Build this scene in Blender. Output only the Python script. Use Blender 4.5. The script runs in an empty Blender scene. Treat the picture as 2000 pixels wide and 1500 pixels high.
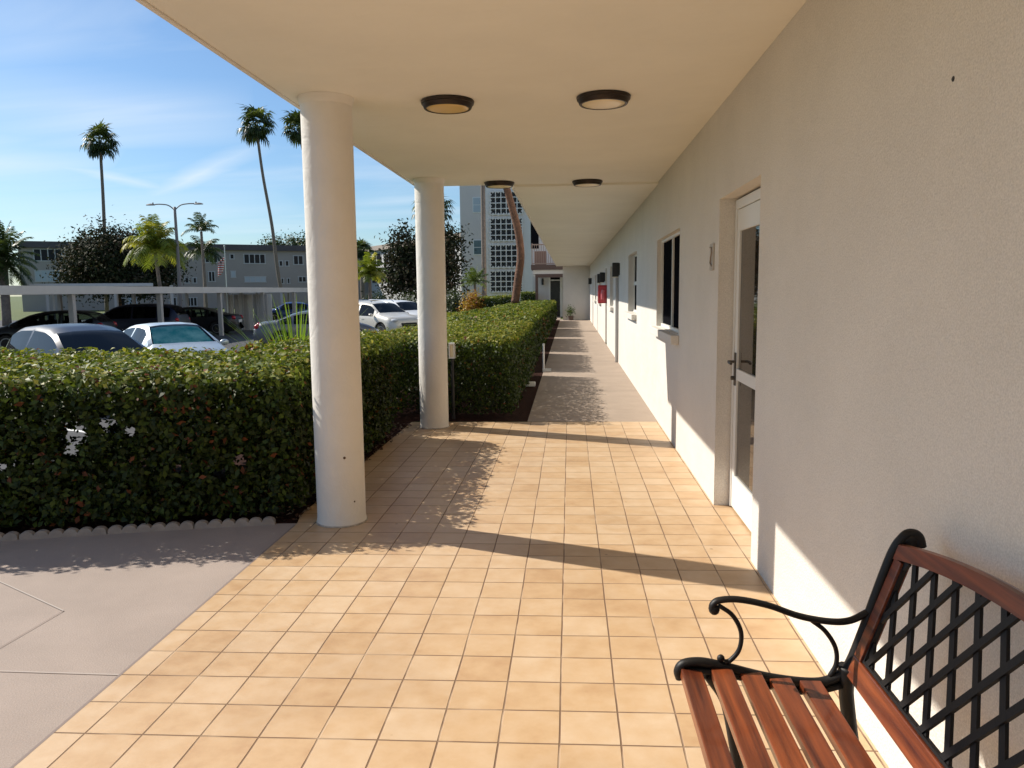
import bpy, math, random
import numpy as np
from mathutils import Vector, Matrix
R = math.radians
SC = bpy.context.scene
COL = SC.collection
rng = np.random.default_rng(7)
random.seed(7)

# ------------------------------------------------------------------ camera
FPX, PITCH, YAW, ROLL = 1513.17, -.12031, -.07521, -.01114
CAM = Vector((.03695, -2.42933, 1.51113))
_F = Vector((math.sin(YAW)*math.cos(PITCH), math.cos(YAW)*math.cos(PITCH), math.sin(PITCH)))
_R = _F.cross(Vector((0, 0, 1))).normalized(); _U = _R.cross(_F)
_R2 = _R*math.cos(ROLL)+_U*math.sin(ROLL); _U2 = -_R*math.sin(ROLL)+_U*math.cos(ROLL)
cd = bpy.data.cameras.new("camera"); cam = bpy.data.objects.new("camera", cd); COL.objects.link(cam)
m = Matrix.Identity(4)
for i in range(3):
    m[i][0] = _R2[i]; m[i][1] = _U2[i]; m[i][2] = -_F[i]; m[i][3] = CAM[i]
cam.matrix_world = m
cd.sensor_width = 36; cd.lens = FPX/2000*36; cd.clip_start = .05; cd.clip_end = 4000
SC.camera = cam

def ray(px, py): return _F+_R2*((px-1000)/FPX)-_U2*((py-750)/FPX)
def AT(px, py, y):                       # the point at depth y seen along that direction
    d = ray(px, py); return CAM+d*((y-CAM.y)/d.y)
def XA(px, y, py=570): return AT(px, py, y).x
def ZA(px, py, y): return AT(px, py, y).z

# ------------------------------------------------------------------ light
SUN_EL, SUN_AZ = 38.3, -68.8             # azimuth clockwise from +Y
w = bpy.data.worlds.new("World"); SC.world = w; w.use_nodes = True
nt = w.node_tree; N = nt.nodes; L = nt.links
bg = N['Background']
sky = N.new('ShaderNodeTexSky'); sky.sky_type = 'NISHITA'; sky.sun_disc = False
sky.sun_elevation = R(SUN_EL); sky.sun_rotation = R(SUN_AZ)
sky.air_density = 1.0; sky.dust_density = .6; sky.ozone_density = 2.2; sky.altitude = 0
tc = N.new('ShaderNodeTexCoord'); sep = N.new('ShaderNodeSeparateXYZ'); L.new(tc.outputs['Generated'], sep.inputs[0])
def wmath(op, a, b=None, clamp=False):
    n = N.new('ShaderNodeMath'); n.operation = op; n.use_clamp = clamp
    for k, v in enumerate((a, b)):
        if v is None: continue
        if isinstance(v, (int, float)): n.inputs[k].default_value = v
        else: L.new(v, n.inputs[k])
    return n.outputs[0]
den = wmath('ADD', wmath('MAXIMUM', sep.outputs[2], 0.0), .12)
cx = wmath('DIVIDE', sep.outputs[0], den); cy = wmath('DIVIDE', sep.outputs[1], den)
cmb = N.new('ShaderNodeCombineXYZ'); L.new(cx, cmb.inputs[0]); L.new(cy, cmb.inputs[1])
mp = N.new('ShaderNodeMapping'); L.new(cmb.outputs[0], mp.inputs[0])
mp.inputs['Rotation'].default_value = (0, 0, R(-20)); mp.inputs['Scale'].default_value = (.35, 1.1, 1)
mp.inputs['Location'].default_value = (1.7, .4, 0)
no = N.new('ShaderNodeTexNoise'); no.inputs['Scale'].default_value = 1.1; no.inputs['Detail'].default_value = 7
no.inputs['Roughness'].default_value = .55; no.inputs['Distortion'].default_value = .8
L.new(mp.outputs[0], no.inputs[0])
mp2 = N.new('ShaderNodeMapping'); L.new(cmb.outputs[0], mp2.inputs[0])
mp2.inputs['Rotation'].default_value = (0, 0, R(35)); mp2.inputs['Scale'].default_value = (.25, 2.2, 1)
mp2.inputs['Location'].default_value = (.3, 2.1, 0)
no2 = N.new('ShaderNodeTexNoise'); no2.inputs['Scale'].default_value = .8; no2.inputs['Detail'].default_value = 5
no2.inputs['Distortion'].default_value = .3
L.new(mp2.outputs[0], no2.inputs[0])
c1 = wmath('MULTIPLY', wmath('SUBTRACT', no.outputs[0], .49, ), 2.4, True)
c2 = wmath('MULTIPLY', wmath('SUBTRACT', no2.outputs[0], .56), 4.0, True)
cl = wmath('MAXIMUM', c1, wmath('MULTIPLY', c2, .8))
def streak(a, b, wd, amp):
    # a long wisp of cloud between two sky directions
    qa, qb = [Vector((d.x/(d.z+.12), d.y/(d.z+.12))) for d in (ray(*a).normalized(), ray(*b).normalized())]
    u = (qb-qa); L0 = u.length; u.normalize()
    px_ = wmath('SUBTRACT', cx, qa.x); py_ = wmath('SUBTRACT', cy, qa.y)
    t_ = wmath('ADD', wmath('MULTIPLY', px_, u.x), wmath('MULTIPLY', py_, u.y))
    n_ = wmath('ABSOLUTE', wmath('ADD', wmath('SUBTRACT', wmath('MULTIPLY', py_, u.x), wmath('MULTIPLY', px_, u.y)), wmath('MULTIPLY', wmath('SUBTRACT', no2.outputs[0], .5), wd*3)))
    across = wmath('SUBTRACT', 1.0, wmath('DIVIDE', n_, wd), True)
    along_ = wmath('SUBTRACT', 1.0, wmath('DIVIDE', wmath('ABSOLUTE', wmath('SUBTRACT', t_, L0/2)), L0*.55), True)
    return wmath('MULTIPLY', wmath('MULTIPLY', wmath('MULTIPLY', across, wmath('POWER', along_, .5)), wmath('ADD', wmath('MULTIPLY', no.outputs[0], 1.4), -.1, True)), amp)
for st_ in (((300, 385), (510, 285), .10, 1.5), ((60, 315), (330, 372), .10, 1.3), ((-160, 215), (470, 235), .42, 1.6), ((-100, 120), (230, 60), .14, .5), ((690, 400), (860, 380), .2, .9), ((-300, 290), (200, 330), .5, 1.5), ((60, 430), (560, 400), .5, 1.0)):
    cl = wmath('MAXIMUM', cl, streak(*st_))
cl = wmath('MULTIPLY', cl, .62, True)
mx = N.new('ShaderNodeMix'); mx.data_type = 'RGBA'
SKYMUL = N.new('ShaderNodeMix'); SKYMUL.data_type = 'RGBA'; SKYMUL.blend_type = 'MULTIPLY'; SKYMUL.inputs[0].default_value = 1
L.new(sky.outputs[0], SKYMUL.inputs[6]); SKYMUL.inputs[7].default_value = (.82, 1.01, 1.17, 1)
L.new(cl, mx.inputs[0]); L.new(SKYMUL.outputs[2], mx.inputs[6]); mx.inputs[7].default_value = (8.0, 8.9, 9.8, 1)
L.new(mx.outputs[2], bg.inputs[0]); bg.inputs[1].default_value = .082
sl = bpy.data.lights.new("sun", 'SUN'); sl.energy = 4.7; sl.angle = R(.55); sl.color = (1, .93, .82)
so = bpy.data.objects.new("sun", sl); COL.objects.link(so)
az, el = R(SUN_AZ), R(SUN_EL)
SUN = Vector((math.sin(az)*math.cos(el), math.cos(az)*math.cos(el), math.sin(el)))
so.rotation_euler = SUN.to_track_quat('Z', 'Y').to_euler()
SC.view_settings.view_transform = 'Standard'; SC.view_settings.look = 'None'
SC.view_settings.exposure = 0.40; SC.view_settings.gamma = 1
SC.cycles.max_bounces = 8; SC.cycles.diffuse_bounces = 4; SC.cycles.transparent_max_bounces = 12

# ------------------------------------------------------------------ materials
MATS = {}
def mat(name, col, rough=.6, var=0., vscale=4., metal=0., bump=0., bscale=60., coat=0., spec=.5, col2=None, detail=4, speck=0.):
    if name in MATS: return MATS[name]
    m = bpy.data.materials.new(name); m.use_nodes = True; MATS[name] = m
    n, l = m.node_tree.nodes, m.node_tree.links; b = n['Principled BSDF']
    b.inputs['Base Color'].default_value = (*col, 1); b.inputs['Roughness'].default_value = rough
    b.inputs['Metallic'].default_value = metal; b.inputs['Coat Weight'].default_value = coat
    b.inputs['Coat Roughness'].default_value = .06; b.inputs['Specular IOR Level'].default_value = spec
    tcn = n.new('ShaderNodeTexCoord')
    if var or col2:
        x = n.new('ShaderNodeTexNoise'); x.inputs['Scale'].default_value = vscale; x.inputs['Detail'].default_value = detail
        x.inputs['Roughness'].default_value = .6
        l.new(tcn.outputs['Object'], x.inputs[0])
        r = n.new('ShaderNodeMapRange'); r.inputs[1].default_value = .3; r.inputs[2].default_value = .7
        l.new(x.outputs[0], r.inputs[0])
        k = n.new('ShaderNodeMix'); k.data_type = 'RGBA'; l.new(r.outputs[0], k.inputs[0])
        a = col2 or tuple(c*(1+var) for c in col); z = col if col2 else tuple(c*(1-var) for c in col)
        k.inputs[6].default_value = (*z, 1); k.inputs[7].default_value = (*a, 1)
        l.new(k.outputs[2], b.inputs['Base Color'])
        if speck:
            x2 = n.new('ShaderNodeTexNoise'); x2.inputs['Scale'].default_value = 190; x2.inputs['Detail'].default_value = 3; l.new(tcn.outputs['Object'], x2.inputs[0])
            r2 = n.new('ShaderNodeMapRange'); r2.inputs[1].default_value = .32; r2.inputs[2].default_value = .68; r2.inputs[3].default_value = 1-speck; r2.inputs[4].default_value = 1+speck*.6; l.new(x2.outputs[0], r2.inputs[0])
            k2 = n.new('ShaderNodeMix'); k2.data_type = 'RGBA'; k2.blend_type = 'MULTIPLY'; k2.inputs[0].default_value = 1; l.new(k.outputs[2], k2.inputs[6]); l.new(r2.outputs[0], k2.inputs[7]); l.new(k2.outputs[2], b.inputs['Base Color'])
    if bump:
        y = n.new('ShaderNodeTexNoise'); y.inputs['Scale'].default_value = bscale; y.inputs['Detail'].default_value = 5
        l.new(tcn.outputs['Object'], y.inputs[0])
        bb = n.new('ShaderNodeBump'); bb.inputs['Strength'].default_value = 1; bb.inputs['Distance'].default_value = bump
        l.new(y.outputs[0], bb.inputs['Height']); l.new(bb.outputs[0], b.inputs['Normal'])
    return m

def grain(m, sc):
    n, l = m.node_tree.nodes, m.node_tree.links
    for x in [x for x in n if x.type == 'TEX_NOISE']:
        mp_ = n.new('ShaderNodeMapping'); mp_.inputs['Scale'].default_value = sc
        l.new(x.inputs[0].links[0].from_socket, mp_.inputs[0]); l.new(mp_.outputs[0], x.inputs[0])
    return m
def leafmat(name, ramp, trans=.35, rough=.45, spec=.4):
    """leaf colour picked per leaf by the face attribute 'tint'"""
    if name in MATS: return MATS[name]
    m = bpy.data.materials.new(name); m.use_nodes = True; MATS[name] = m
    n, l = m.node_tree.nodes, m.node_tree.links; b = n['Principled BSDF']; out = n['Material Output']
    at = n.new('ShaderNodeAttribute'); at.attribute_name = 'tint'
    cr = n.new('ShaderNodeValToRGB'); l.new(at.outputs['Fac'], cr.inputs[0])
    e = cr.color_ramp.elements
    while len(e) < len(ramp): e.new(.5)
    for q, (p, c) in zip(e, ramp): q.position = p; q.color = (*c, 1)
    l.new(cr.outputs[0], b.inputs['Base Color']); b.inputs['Roughness'].default_value = rough
    b.inputs['Specular IOR Level'].default_value = spec
    t = n.new('ShaderNodeBsdfTranslucent'); g = n.new('ShaderNodeMix'); g.data_type = 'RGBA'; g.blend_type = 'MULTIPLY'
    g.inputs[0].default_value = 1; g.inputs[7].default_value = (1.15, 1.2, .5, 1); l.new(cr.outputs[0], g.inputs[6]); l.new(g.outputs[2], t.inputs[0])
    ms = n.new('ShaderNodeMixShader'); ms.inputs[0].default_value = trans
    l.new(b.outputs[0], ms.inputs[1]); l.new(t.outputs[0], ms.inputs[2]); l.new(ms.outputs[0], out.inputs[0])
    return m

# ------------------------------------------------------------------ mesh helpers
class MB:
    def __init__(s): s.v = []; s.f = []
    def add(s, v, f):
        o = len(s.v); s.v += [tuple(x) for x in v]; s.f += [tuple(i+o for i in q) for q in f]; return s
    def box(s, x0, x1, y0, y1, z0, z1, M=None):
        v = [(x, y, z) for x in (x0, x1) for y in (y0, y1) for z in (z0, z1)]
        if M is not None: v = [M @ Vector(p) for p in v]
        return s.add(v, [(0, 1, 3, 2), (4, 6, 7, 5), (0, 4, 5, 1), (2, 3, 7, 6), (0, 2, 6, 4), (1, 5, 7, 3)])
    def prism(s, poly, z0, z1, M=None):
        n = len(poly); v = [(x, y, z0) for x, y in poly]+[(x, y, z1) for x, y in poly]
        if M is not None: v = [M @ Vector(p) for p in v]
        f = [tuple(range(n))[::-1], tuple(range(n, 2*n))]+[(i, (i+1) % n, (i+1) % n+n, i+n) for i in range(n)]
        return s.add(v, f)
    def tube(s, pts, rad, seg=10, flat=None, caps=True):
        """flat=(axis, factor): squash the section along one world axis"""
        P = [Vector(p) for p in pts]; n = len(P)
        rad = [rad]*n if isinstance(rad, (int, float)) else rad
        T = [(P[min(i+1, n-1)]-P[max(i-1, 0)]).normalized() for i in range(n)]
        up = Vector((0, 0, 1)) if abs(T[0].z) < .9 else Vector((0, 1, 0))
        a = T[0].cross(up).normalized(); v = []
        for i in range(n):
            a = (a-T[i]*a.dot(T[i])).normalized(); b = T[i].cross(a)
            for k in range(seg):
                t = 2*math.pi*k/seg; d = (a*math.cos(t)+b*math.sin(t))*rad[i]
                if flat: d[flat[0]] *= flat[1]
                v.append(P[i]+d)
        f = [(i*seg+k, i*seg+(k+1) % seg, (i+1)*seg+(k+1) % seg, (i+1)*seg+k) for i in range(n-1) for k in range(seg)]
        if caps: f += [tuple(range(seg))[::-1], tuple(range((n-1)*seg, n*seg))]
        return s.add(v, f)
    def lathe(s, prof, seg=32, c=(0, 0, 0), M=None):
        n = len(prof); v = []
        for r, z in prof:
            for k in range(seg):
                t = 2*math.pi*k/seg; p = Vector((r*math.cos(t), r*math.sin(t), z)); p = (M @ p) if M is not None else p
                v.append(p+Vector(c))
        f = [(i*seg+k, i*seg+(k+1) % seg, (i+1)*seg+(k+1) % seg, (i+1)*seg+k) for i in range(n-1) for k in range(seg)]
        return s.add(v, f+[tuple(range(seg))[::-1], tuple(range((n-1)*seg, n*seg))])
    def ball(s, c, r, seg=12, sc=(1, 1, 1)):
        v = []; f = []; h = seg//2
        for i in range(h+1):
            for k in range(seg):
                a = math.pi*i/h; t = 2*math.pi*k/seg
                v.append((c[0]+r*sc[0]*math.sin(a)*math.cos(t), c[1]+r*sc[1]*math.sin(a)*math.sin(t), c[2]+r*sc[2]*math.cos(a)))
        for i in range(h):
            for k in range(seg): f.append((i*seg+k, (i+1)*seg+k, (i+1)*seg+(k+1) % seg, i*seg+(k+1) % seg))
        return s.add(v, f)
    def build(s, name, m, parent=None, smooth=False, bevel=0, loc=None):
        me = bpy.data.meshes.new(name); me.from_pydata([tuple(p) for p in s.v], [], s.f)
        me.materials.append(m)
        if smooth: me.polygons.foreach_set('use_smooth', [True]*len(me.polygons))
        o = bpy.data.objects.new(name, me); COL.objects.link(o)
        if loc: o.location = loc
        if parent: o.parent = parent
        if bevel:
            b = o.modifiers.new('bevel', 'BEVEL'); b.width = bevel; b.segments = 2; b.limit_method = 'ANGLE'
        if smooth == 'auto':
            me.set_sharp_from_angle(angle=R(35))
        return o

def tag(o, label=None, cat=None, group=None, kind=None):
    if label: o['label'] = label
    if cat: o['category'] = cat
    if group: o['group'] = group
    if kind: o['kind'] = kind
    return o
def thing(name, label, cat, loc=(0, 0, 0), rz=0, group=None):
    o = bpy.data.objects.new(name, None); COL.objects.link(o); o.location = loc; o.rotation_euler = (0, 0, rz)
    o.empty_display_size = .2
    return tag(o, label, cat, group)
def smooth_path(P, k=6):
    P = [Vector(p) for p in P]; out = []
    Q = [P[0]*2-P[1]]+P+[P[-1]*2-P[-2]]
    for i in range(1, len(Q)-2):
        a, b, c, d = Q[i-1:i+3]
        for j in range(k):
            t = j/k; out.append(.5*((2*b)+(c-a)*t+(2*a-5*b+4*c-d)*t*t+(3*b-a-3*c+d)*t**3))
    return out+[P[-1]]
def struct(mb, name, m, **k): return tag(mb.build(name, m, **k), kind='structure')

def leaves(name, pos, nrm, size, tint, m, parent=None, aspect=.5, fold=.18):
    """one small folded leaf blade per position; arrays (n,3),(n,3),(n,),(n,)"""
    n = len(pos); nrm = nrm/np.linalg.norm(nrm, axis=1, keepdims=True)
    r = rng.normal(size=(n, 3)); a = np.cross(nrm, r); a /= np.linalg.norm(a, axis=1, keepdims=True); b = np.cross(nrm, a)
    s = size[:, None]
    v = np.empty((n, 4, 3), np.float32)
    v[:, 0] = pos-a*s*.5; v[:, 1] = pos+b*s*aspect*.5+nrm*s*fold*.5-a*s*.05; v[:, 2] = pos+a*s*.5-nrm*s*fold*.4; v[:, 3] = pos-b*s*aspect*.5+nrm*s*fold*.5-a*s*.05
    return quads(name, v, tint, m, parent)
def quads(name, v, tint, m, parent=None):
    n = len(v); me = bpy.data.meshes.new(name)
    me.vertices.add(n*4); me.vertices.foreach_set('co', np.ascontiguousarray(v, np.float32).ravel())
    me.loops.add(n*4); me.loops.foreach_set('vertex_index', np.arange(n*4, dtype=np.int32))
    me.polygons.add(n); me.polygons.foreach_set('loop_start', np.arange(0, n*4, 4, dtype=np.int32))
    me.polygons.foreach_set('loop_total', np.full(n, 4, np.int32))
    me.update(calc_edges=True)
    at = me.attributes.new('tint', 'FLOAT', 'FACE'); at.data.foreach_set('value', np.clip(tint, 0, 1).astype(np.float32))
    me.materials.append(m)
    o = bpy.data.objects.new(name, me); COL.objects.link(o)
    if parent: o.parent = parent
    return o

# ================================================================== materials in use
STUCCO = mat('stucco', (.71, .67, .61), .85, var=.045, vscale=1.7, bump=.0036, bscale=110, spec=.2, detail=12, speck=.13)
def undulate(m, sc, dist, stretch=(1, 1, 1), distort=1.2, det=6):
    n, l = m.node_tree.nodes, m.node_tree.links; b0 = [x for x in n if x.type == 'BUMP'][0]
    tcn = n.new('ShaderNodeTexCoord'); mp_ = n.new('ShaderNodeMapping'); mp_.inputs['Scale'].default_value = stretch; x = n.new('ShaderNodeTexNoise')
    x.inputs['Scale'].default_value = sc; x.inputs['Detail'].default_value = det; x.inputs['Distortion'].default_value = distort
    l.new(tcn.outputs['Object'], mp_.inputs[0]); l.new(mp_.outputs[0], x.inputs[0])
    b1 = n.new('ShaderNodeBump'); b1.inputs['Strength'].default_value = 1; b1.inputs['Distance'].default_value = dist
    l.new(x.outputs[0], b1.inputs['Height']); l.new(b1.outputs[0], b0.inputs['Normal'])
undulate(STUCCO, 4, .009, (1, .7, 1.4), .2, 2.5)
CEIL = mat('ceiling_paint', (.82, .785, .69), .8, var=.05, vscale=.9, bump=.004, bscale=9, detail=10, spec=.25)
COLM = mat('column_paint', (.76, .72, .655), .7, var=.05, vscale=3, bump=.0014, bscale=45, detail=12, spec=.3)
undulate(CEIL, 2.2, .011, (.5, 1.3, 1), .5, 3); undulate(COLM, 6, .008)
WHITE = mat('white_enamel', (.80, .79, .75), .35)
GLASSD = mat('dark_glass', (.009, .009, .011), .18, spec=.0)
BRONZE = mat('bronze_metal', (.035, .024, .018), .4, metal=.5)
BLACK = mat('black_plastic', (.015, .015, .016), .45)
TRIM = mat('brown_trim', (.10, .062, .05), .6)
GREYW = mat('grey_wall', (.37, .33, .30), .85, var=.05, vscale=.4, spec=.2)
DARKROOF = mat('dark_roof_band', (.085, .075, .08), .8, var=.2, vscale=.3)
MULCH = mat('mulch', (.060, .024, .016), .95, col2=(.016, .009, .008), spec=.08, vscale=45, bump=.02, bscale=60)
SOIL = MULCH

# ------------------------------------------------------------------ ground
T = .205; SK = .01688
def ground_mat():
    m = mat('grass', (.11, .14, .025), .9, col2=(.055, .085, .015), vscale=1.3, bump=.03, bscale=30, detail=10)
    return m
def sm(a, b, x): t = min(1, max(0, (x-a)/(b-a))); return t*t*(3-2*t)
def gz(x, y):
    s = max(sm(-6.1, -4.4, x), sm(4.6, 2.6, y))*sm(62, 47, y)
    return -.62+.60*s
g = MB()
xs = [-2500, -400, -120, -60, -30, -15, -9, -7]+[-6.1+.17*i for i in range(11)]+[-3, 0, 5, 30, 120, 400, 2500]
ys = [-2500, -300, -60, -20, -5, 0, 2.2]+[2.6+.2*i for i in range(11)]+[6, 10, 20, 30, 40, 47, 50, 53, 56, 59, 62, 80, 120, 300, 2500]
v = [(x, y, gz(x, y)) for y in ys for x in xs]; nx = len(xs)
f = [(j*nx+i, j*nx+i+1, (j+1)*nx+i+1, (j+1)*nx+i) for j in range(len(ys)-1) for i in range(nx-1)]
g.add(v, f); struct(g, 'ground', ground_mat(), smooth=True)

ASPH = mat('asphalt', (.050, .050, .054), .9, var=.25, vscale=.8, bump=.006, bscale=120)
struct(MB().add([(-75, 6.2, -.6), (-6.1, 6.2, -.6), (-6.1, 62, -.6), (-75, 62, -.6)], [(0, 1, 2, 3)]), 'parking_lot', ASPH)
CURB = mat('kerb_concrete', (.38, .36, .33), .9, var=.1, vscale=3)
struct(MB().box(-6.1, -5.95, 6.2, 62, -.7, -.47), 'kerb', CURB)
LINE = mat('line_paint', (.7, .7, .68), .8, var=.1, vscale=8)
for k in range(12):
    y0 = 8.4+k*2.9
    ux, uy = -.906, .423
    a = Vector((-6.4, y0, -.595)); b = a+Vector((ux, uy, 0))*4.9; nn = Vector((.423, .906, 0))*.05
    struct(MB().add([a-nn, b-nn, b+nn, a+nn], [(0, 1, 2, 3)]), 'parking_stripe', LINE)

# grey concrete path on the left
def concrete(name, col, joints=0.):
    m = mat(name, col, .85, var=.09, vscale=2.2, bump=.0015, bscale=140, spec=.3, detail=12, speck=.12); return m
PATHM = concrete('path_concrete', (.37, .303, .262))
struct(MB().add([(-14, -9, 0), (-1.755, -9, 0), (-1.755, 2.42, 0), (-1.98, 2.40, 0), (-3.5, 2.02, 0), (-6, 1.42, 0), (-14, -.4, 0)], [tuple(range(7))]), 'path', PATHM)
JOINT = mat('joint_line', (.46, .41, .37), .9); JD = mat('joint_dark', (.25, .20, .18), .9)
def gpt(px, py):
    d = ray(px, py); return CAM+d*(-CAM.z/d.z)
def strip(P, Q, wd, z, m, name='path_joint'):
    P = Vector(P); Q = Vector(Q); n = Vector((-(Q-P).y, (Q-P).x, 0)).normalized()*wd/2
    v = [P-n, Q-n, Q+n, P+n]
    struct(MB().add([(a.x, a.y, z) for a in v], [(0, 1, 2, 3)]), name, m)
A = gpt(124, 1194)
B1 = gpt(0, 1137); B2 = gpt(0, 1266)
strip(A, A+(B1-A)*3, .007, .004, JOINT); strip(A, A+(B2-A)*4, .004, .004, JD)
C0, C1 = gpt(0, 1312), gpt(228, 1319); C1.x = -1.765
strip(C1, C0+(C0-C1)*3, .005, .0042, JOINT)
strip((-1.757, -9, 0), (-1.757, 2.36, 0), .012, .0045, JD, 'path_edge_gap')

# tile floor
def tile_mat():
    m = bpy.data.materials.new('terracotta_tile'); m.use_nodes = True
    n, l = m.node_tree.nodes, m.node_tree.links; b = n['Principled BSDF']
    def M(op, a, bb=None, c=False):
        q = n.new('ShaderNodeMath'); q.operation = op; q.use_clamp = c
        for k, x in enumerate((a, bb)):
            if x is None: continue
            if isinstance(x, (int, float)): q.inputs[k].default_value = x
            else: l.new(x, q.inputs[k])
        return q.outputs[0]
    g = n.new('ShaderNodeNewGeometry'); s = n.new('ShaderNodeSeparateXYZ'); l.new(g.outputs['Position'], s.inputs[0])
    # slight waviness of the joints
    wn = n.new('ShaderNodeTexNoise'); wn.inputs['Scale'].default_value = 2.3; l.new(g.outputs['Position'], wn.inputs[0])
    wob = M('MULTIPLY', M('SUBTRACT', wn.outputs[0], .5), .035)
    u = M('ADD', M('DIVIDE', s.outputs[0], T), wob)
    v = M('ADD', M('DIVIDE', M('SUBTRACT', s.outputs[1], M('MULTIPLY', s.outputs[0], SK)), T), wob)
    def edge(x):
        fr = M('FRACT', x); return M('MINIMUM', fr, M('SUBTRACT', 1.0, fr))
    e = M('MINIMUM', edge(u), edge(v))
    mr = n.new('ShaderNodeMapRange'); mr.inputs[1].default_value = .010; mr.inputs[2].default_value = .020; l.new(e, mr.inputs[0])
    cm = n.new('ShaderNodeCombineXYZ'); l.new(M('FLOOR', u), cm.inputs[0]); l.new(M('FLOOR', v), cm.inputs[1])
    wnz = n.new('ShaderNodeTexWhiteNoise'); wnz.noise_dimensions = '2D'; l.new(cm.outputs[0], wnz.inputs[0])
    # mottling: noise offset per tile
    va = n.new('ShaderNodeVectorMath'); va.operation = 'MULTIPLY_ADD'; l.new(wnz.outputs['Color'], va.inputs[0]); va.inputs[1].default_value = (7, 7, 7); l.new(g.outputs['Position'], va.inputs[2])
    n1 = n.new('ShaderNodeTexNoise'); n1.inputs['Scale'].default_value = 9; n1.inputs['Detail'].default_value = 5; n1.inputs['Roughness'].default_value = .6; l.new(va.outputs[0], n1.inputs[0])
    n2 = n.new('ShaderNodeTexNoise'); n2.inputs['Scale'].default_value = 1.1; n2.inputs['Detail'].default_value = 6; l.new(g.outputs['Position'], n2.inputs[0])
    cr = n.new('ShaderNodeValToRGB'); e2 = cr.color_ramp.elements
    e2[0].position = .2; e2[0].color = (.47, .29, .155, 1); e2[1].position = .85; e2[1].color = (.64, .48, .32, 1)
    q = e2.new(.5); q.color = (.57, .39, .225, 1)
    fac = M('ADD', M('MULTIPLY', wnz.outputs[0], .30), M('MULTIPLY', n1.outputs[0], .84), True)
    l.new(fac, cr.inputs[0])
    # worn darker dirt
    dm = n.new('ShaderNodeMix'); dm.data_type = 'RGBA'; dm.blend_type = 'MULTIPLY'; l.new(cr.outputs[0], dm.inputs[6]); dm.inputs[7].default_value = (.80, .76, .72, 1)
    dr = n.new('ShaderNodeMapRange'); dr.inputs[1].default_value = .5; dr.inputs[2].default_value = .75; l.new(n2.outputs[0], dr.inputs[0]); l.new(dr.outputs[0], dm.inputs[0])
    # small dark spots
    vo = n.new('ShaderNodeTexVoronoi'); vo.inputs['Scale'].default_value = 3.1; l.new(g.outputs['Position'], vo.inputs[0])
    sp = n.new('ShaderNodeMapRange'); sp.inputs[1].default_value = .02; sp.inputs[2].default_value = .04; sp.inputs[3].default_value = .55; sp.inputs[4].default_value = 0; l.new(vo.outputs['Distance'], sp.inputs[0])
    sm_ = n.new('ShaderNodeMix'); sm_.data_type = 'RGBA'; l.new(sp.outputs[0], sm_.inputs[0]); l.new(dm.outputs[2], sm_.inputs[6]); sm_.inputs[7].default_value = (.16, .08, .04, 1)
    # grout: brown, in places pale
    gn = n.new('ShaderNodeTexNoise'); gn.inputs['Scale'].default_value = 3.1; gn.inputs['Detail'].default_value = 3; l.new(g.outputs['Position'], gn.inputs[0])
    gr = n.new('ShaderNodeMapRange'); gr.inputs[1].default_value = .5; gr.inputs[2].default_value = .62; l.new(gn.outputs[0], gr.inputs[0])
    gc = n.new('ShaderNodeMix'); gc.data_type = 'RGBA'; l.new(gr.outputs[0], gc.inputs[0]); gc.inputs[6].default_value = (.21, .13, .08, 1); gc.inputs[7].default_value = (.42, .30, .20, 1)
    mxx = n.new('ShaderNodeMix'); mxx.data_type = 'RGBA'; l.new(mr.outputs[0], mxx.inputs[0]); l.new(gc.outputs[2], mxx.inputs[6]); l.new(sm_.outputs[2], mxx.inputs[7])
    l.new(mxx.outputs[2], b.inputs['Base Color'])
    rr = n.new('ShaderNodeMapRange'); rr.inputs[3].default_value = .9; rr.inputs[4].default_value = .42; l.new(mr.outputs[0], rr.inputs[0])
    rn = M('ADD', rr.outputs[0], M('MULTIPLY', M('SUBTRACT', n1.outputs[0], .5), .25)); l.new(rn, b.inputs['Roughness'])
    b.inputs['Specular IOR Level'].default_value = .35
    hh = M('ADD', mr.outputs[0], M('MULTIPLY', n1.outputs[0], .25)); bp = n.new('ShaderNodeBump'); bp.inputs['Distance'].default_value = .0025; l.new(hh, bp.inputs['Height']); l.new(bp.outputs[0], b.inputs['Normal'])
    return m
WX = 1.038   # face of the long wall
DX = 1.14    # plane of the recessed door
tf = MB()
tf.add([(-1.755, -9, .004), (WX, -9, .004), (WX, 6.4, .004), (-1.80, 6.35, .004), (-1.80, 2.6, .004), (-1.755, 2.4, .004)], [(0, 1, 2, 3, 4, 5)])
tf.add([(WX, 1.82, .004), (DX+.02, 1.82, .004), (DX+.02, 2.94, .004), (WX, 2.94, .004)], [(0, 1, 2, 3)])
struct(tf, 'tile_floor', tile_mat())
WALK = concrete('walkway_concrete', (.36, .285, .225))
struct(MB().add([(-.455, 6.4, .003), (WX, 6.4, .003), (WX, 37.6, .003), (-.455, 37.6, .003)], [(0, 1, 2, 3)]), 'walkway', WALK)
struct(MB().box(-3.6, -.455, 36.9, 41.5, -.1, .003), 'porch_floor', WALK)
for y in (9.1, 13.9, 18.2, 22.6, 27, 31.4):
    strip((-.455, y, 0), (WX, y, 0), .014, .006, JD, 'walkway_joint')
struct(MB().add([(-4.3, 6.45, -.005), (-.455, 6.45, -.005), (-.455, 36.9, -.005), (-4.3, 36.9, -.005)], [(0, 1, 2, 3)]), 'planting_bed', MULCH)
struct(MB().add([(-9, .75, -.006), (-3.5, 2.02, -.006), (-1.98, 2.40, -.006), (-1.755, 2.42, -.006), (-1.78, 6.45, -.006), (-4.3, 6.45, -.006), (-4.3, 3.7, -.006), (-9, 2.7, -.006)], [tuple(range(8))]), 'planting_bed', MULCH)

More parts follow.
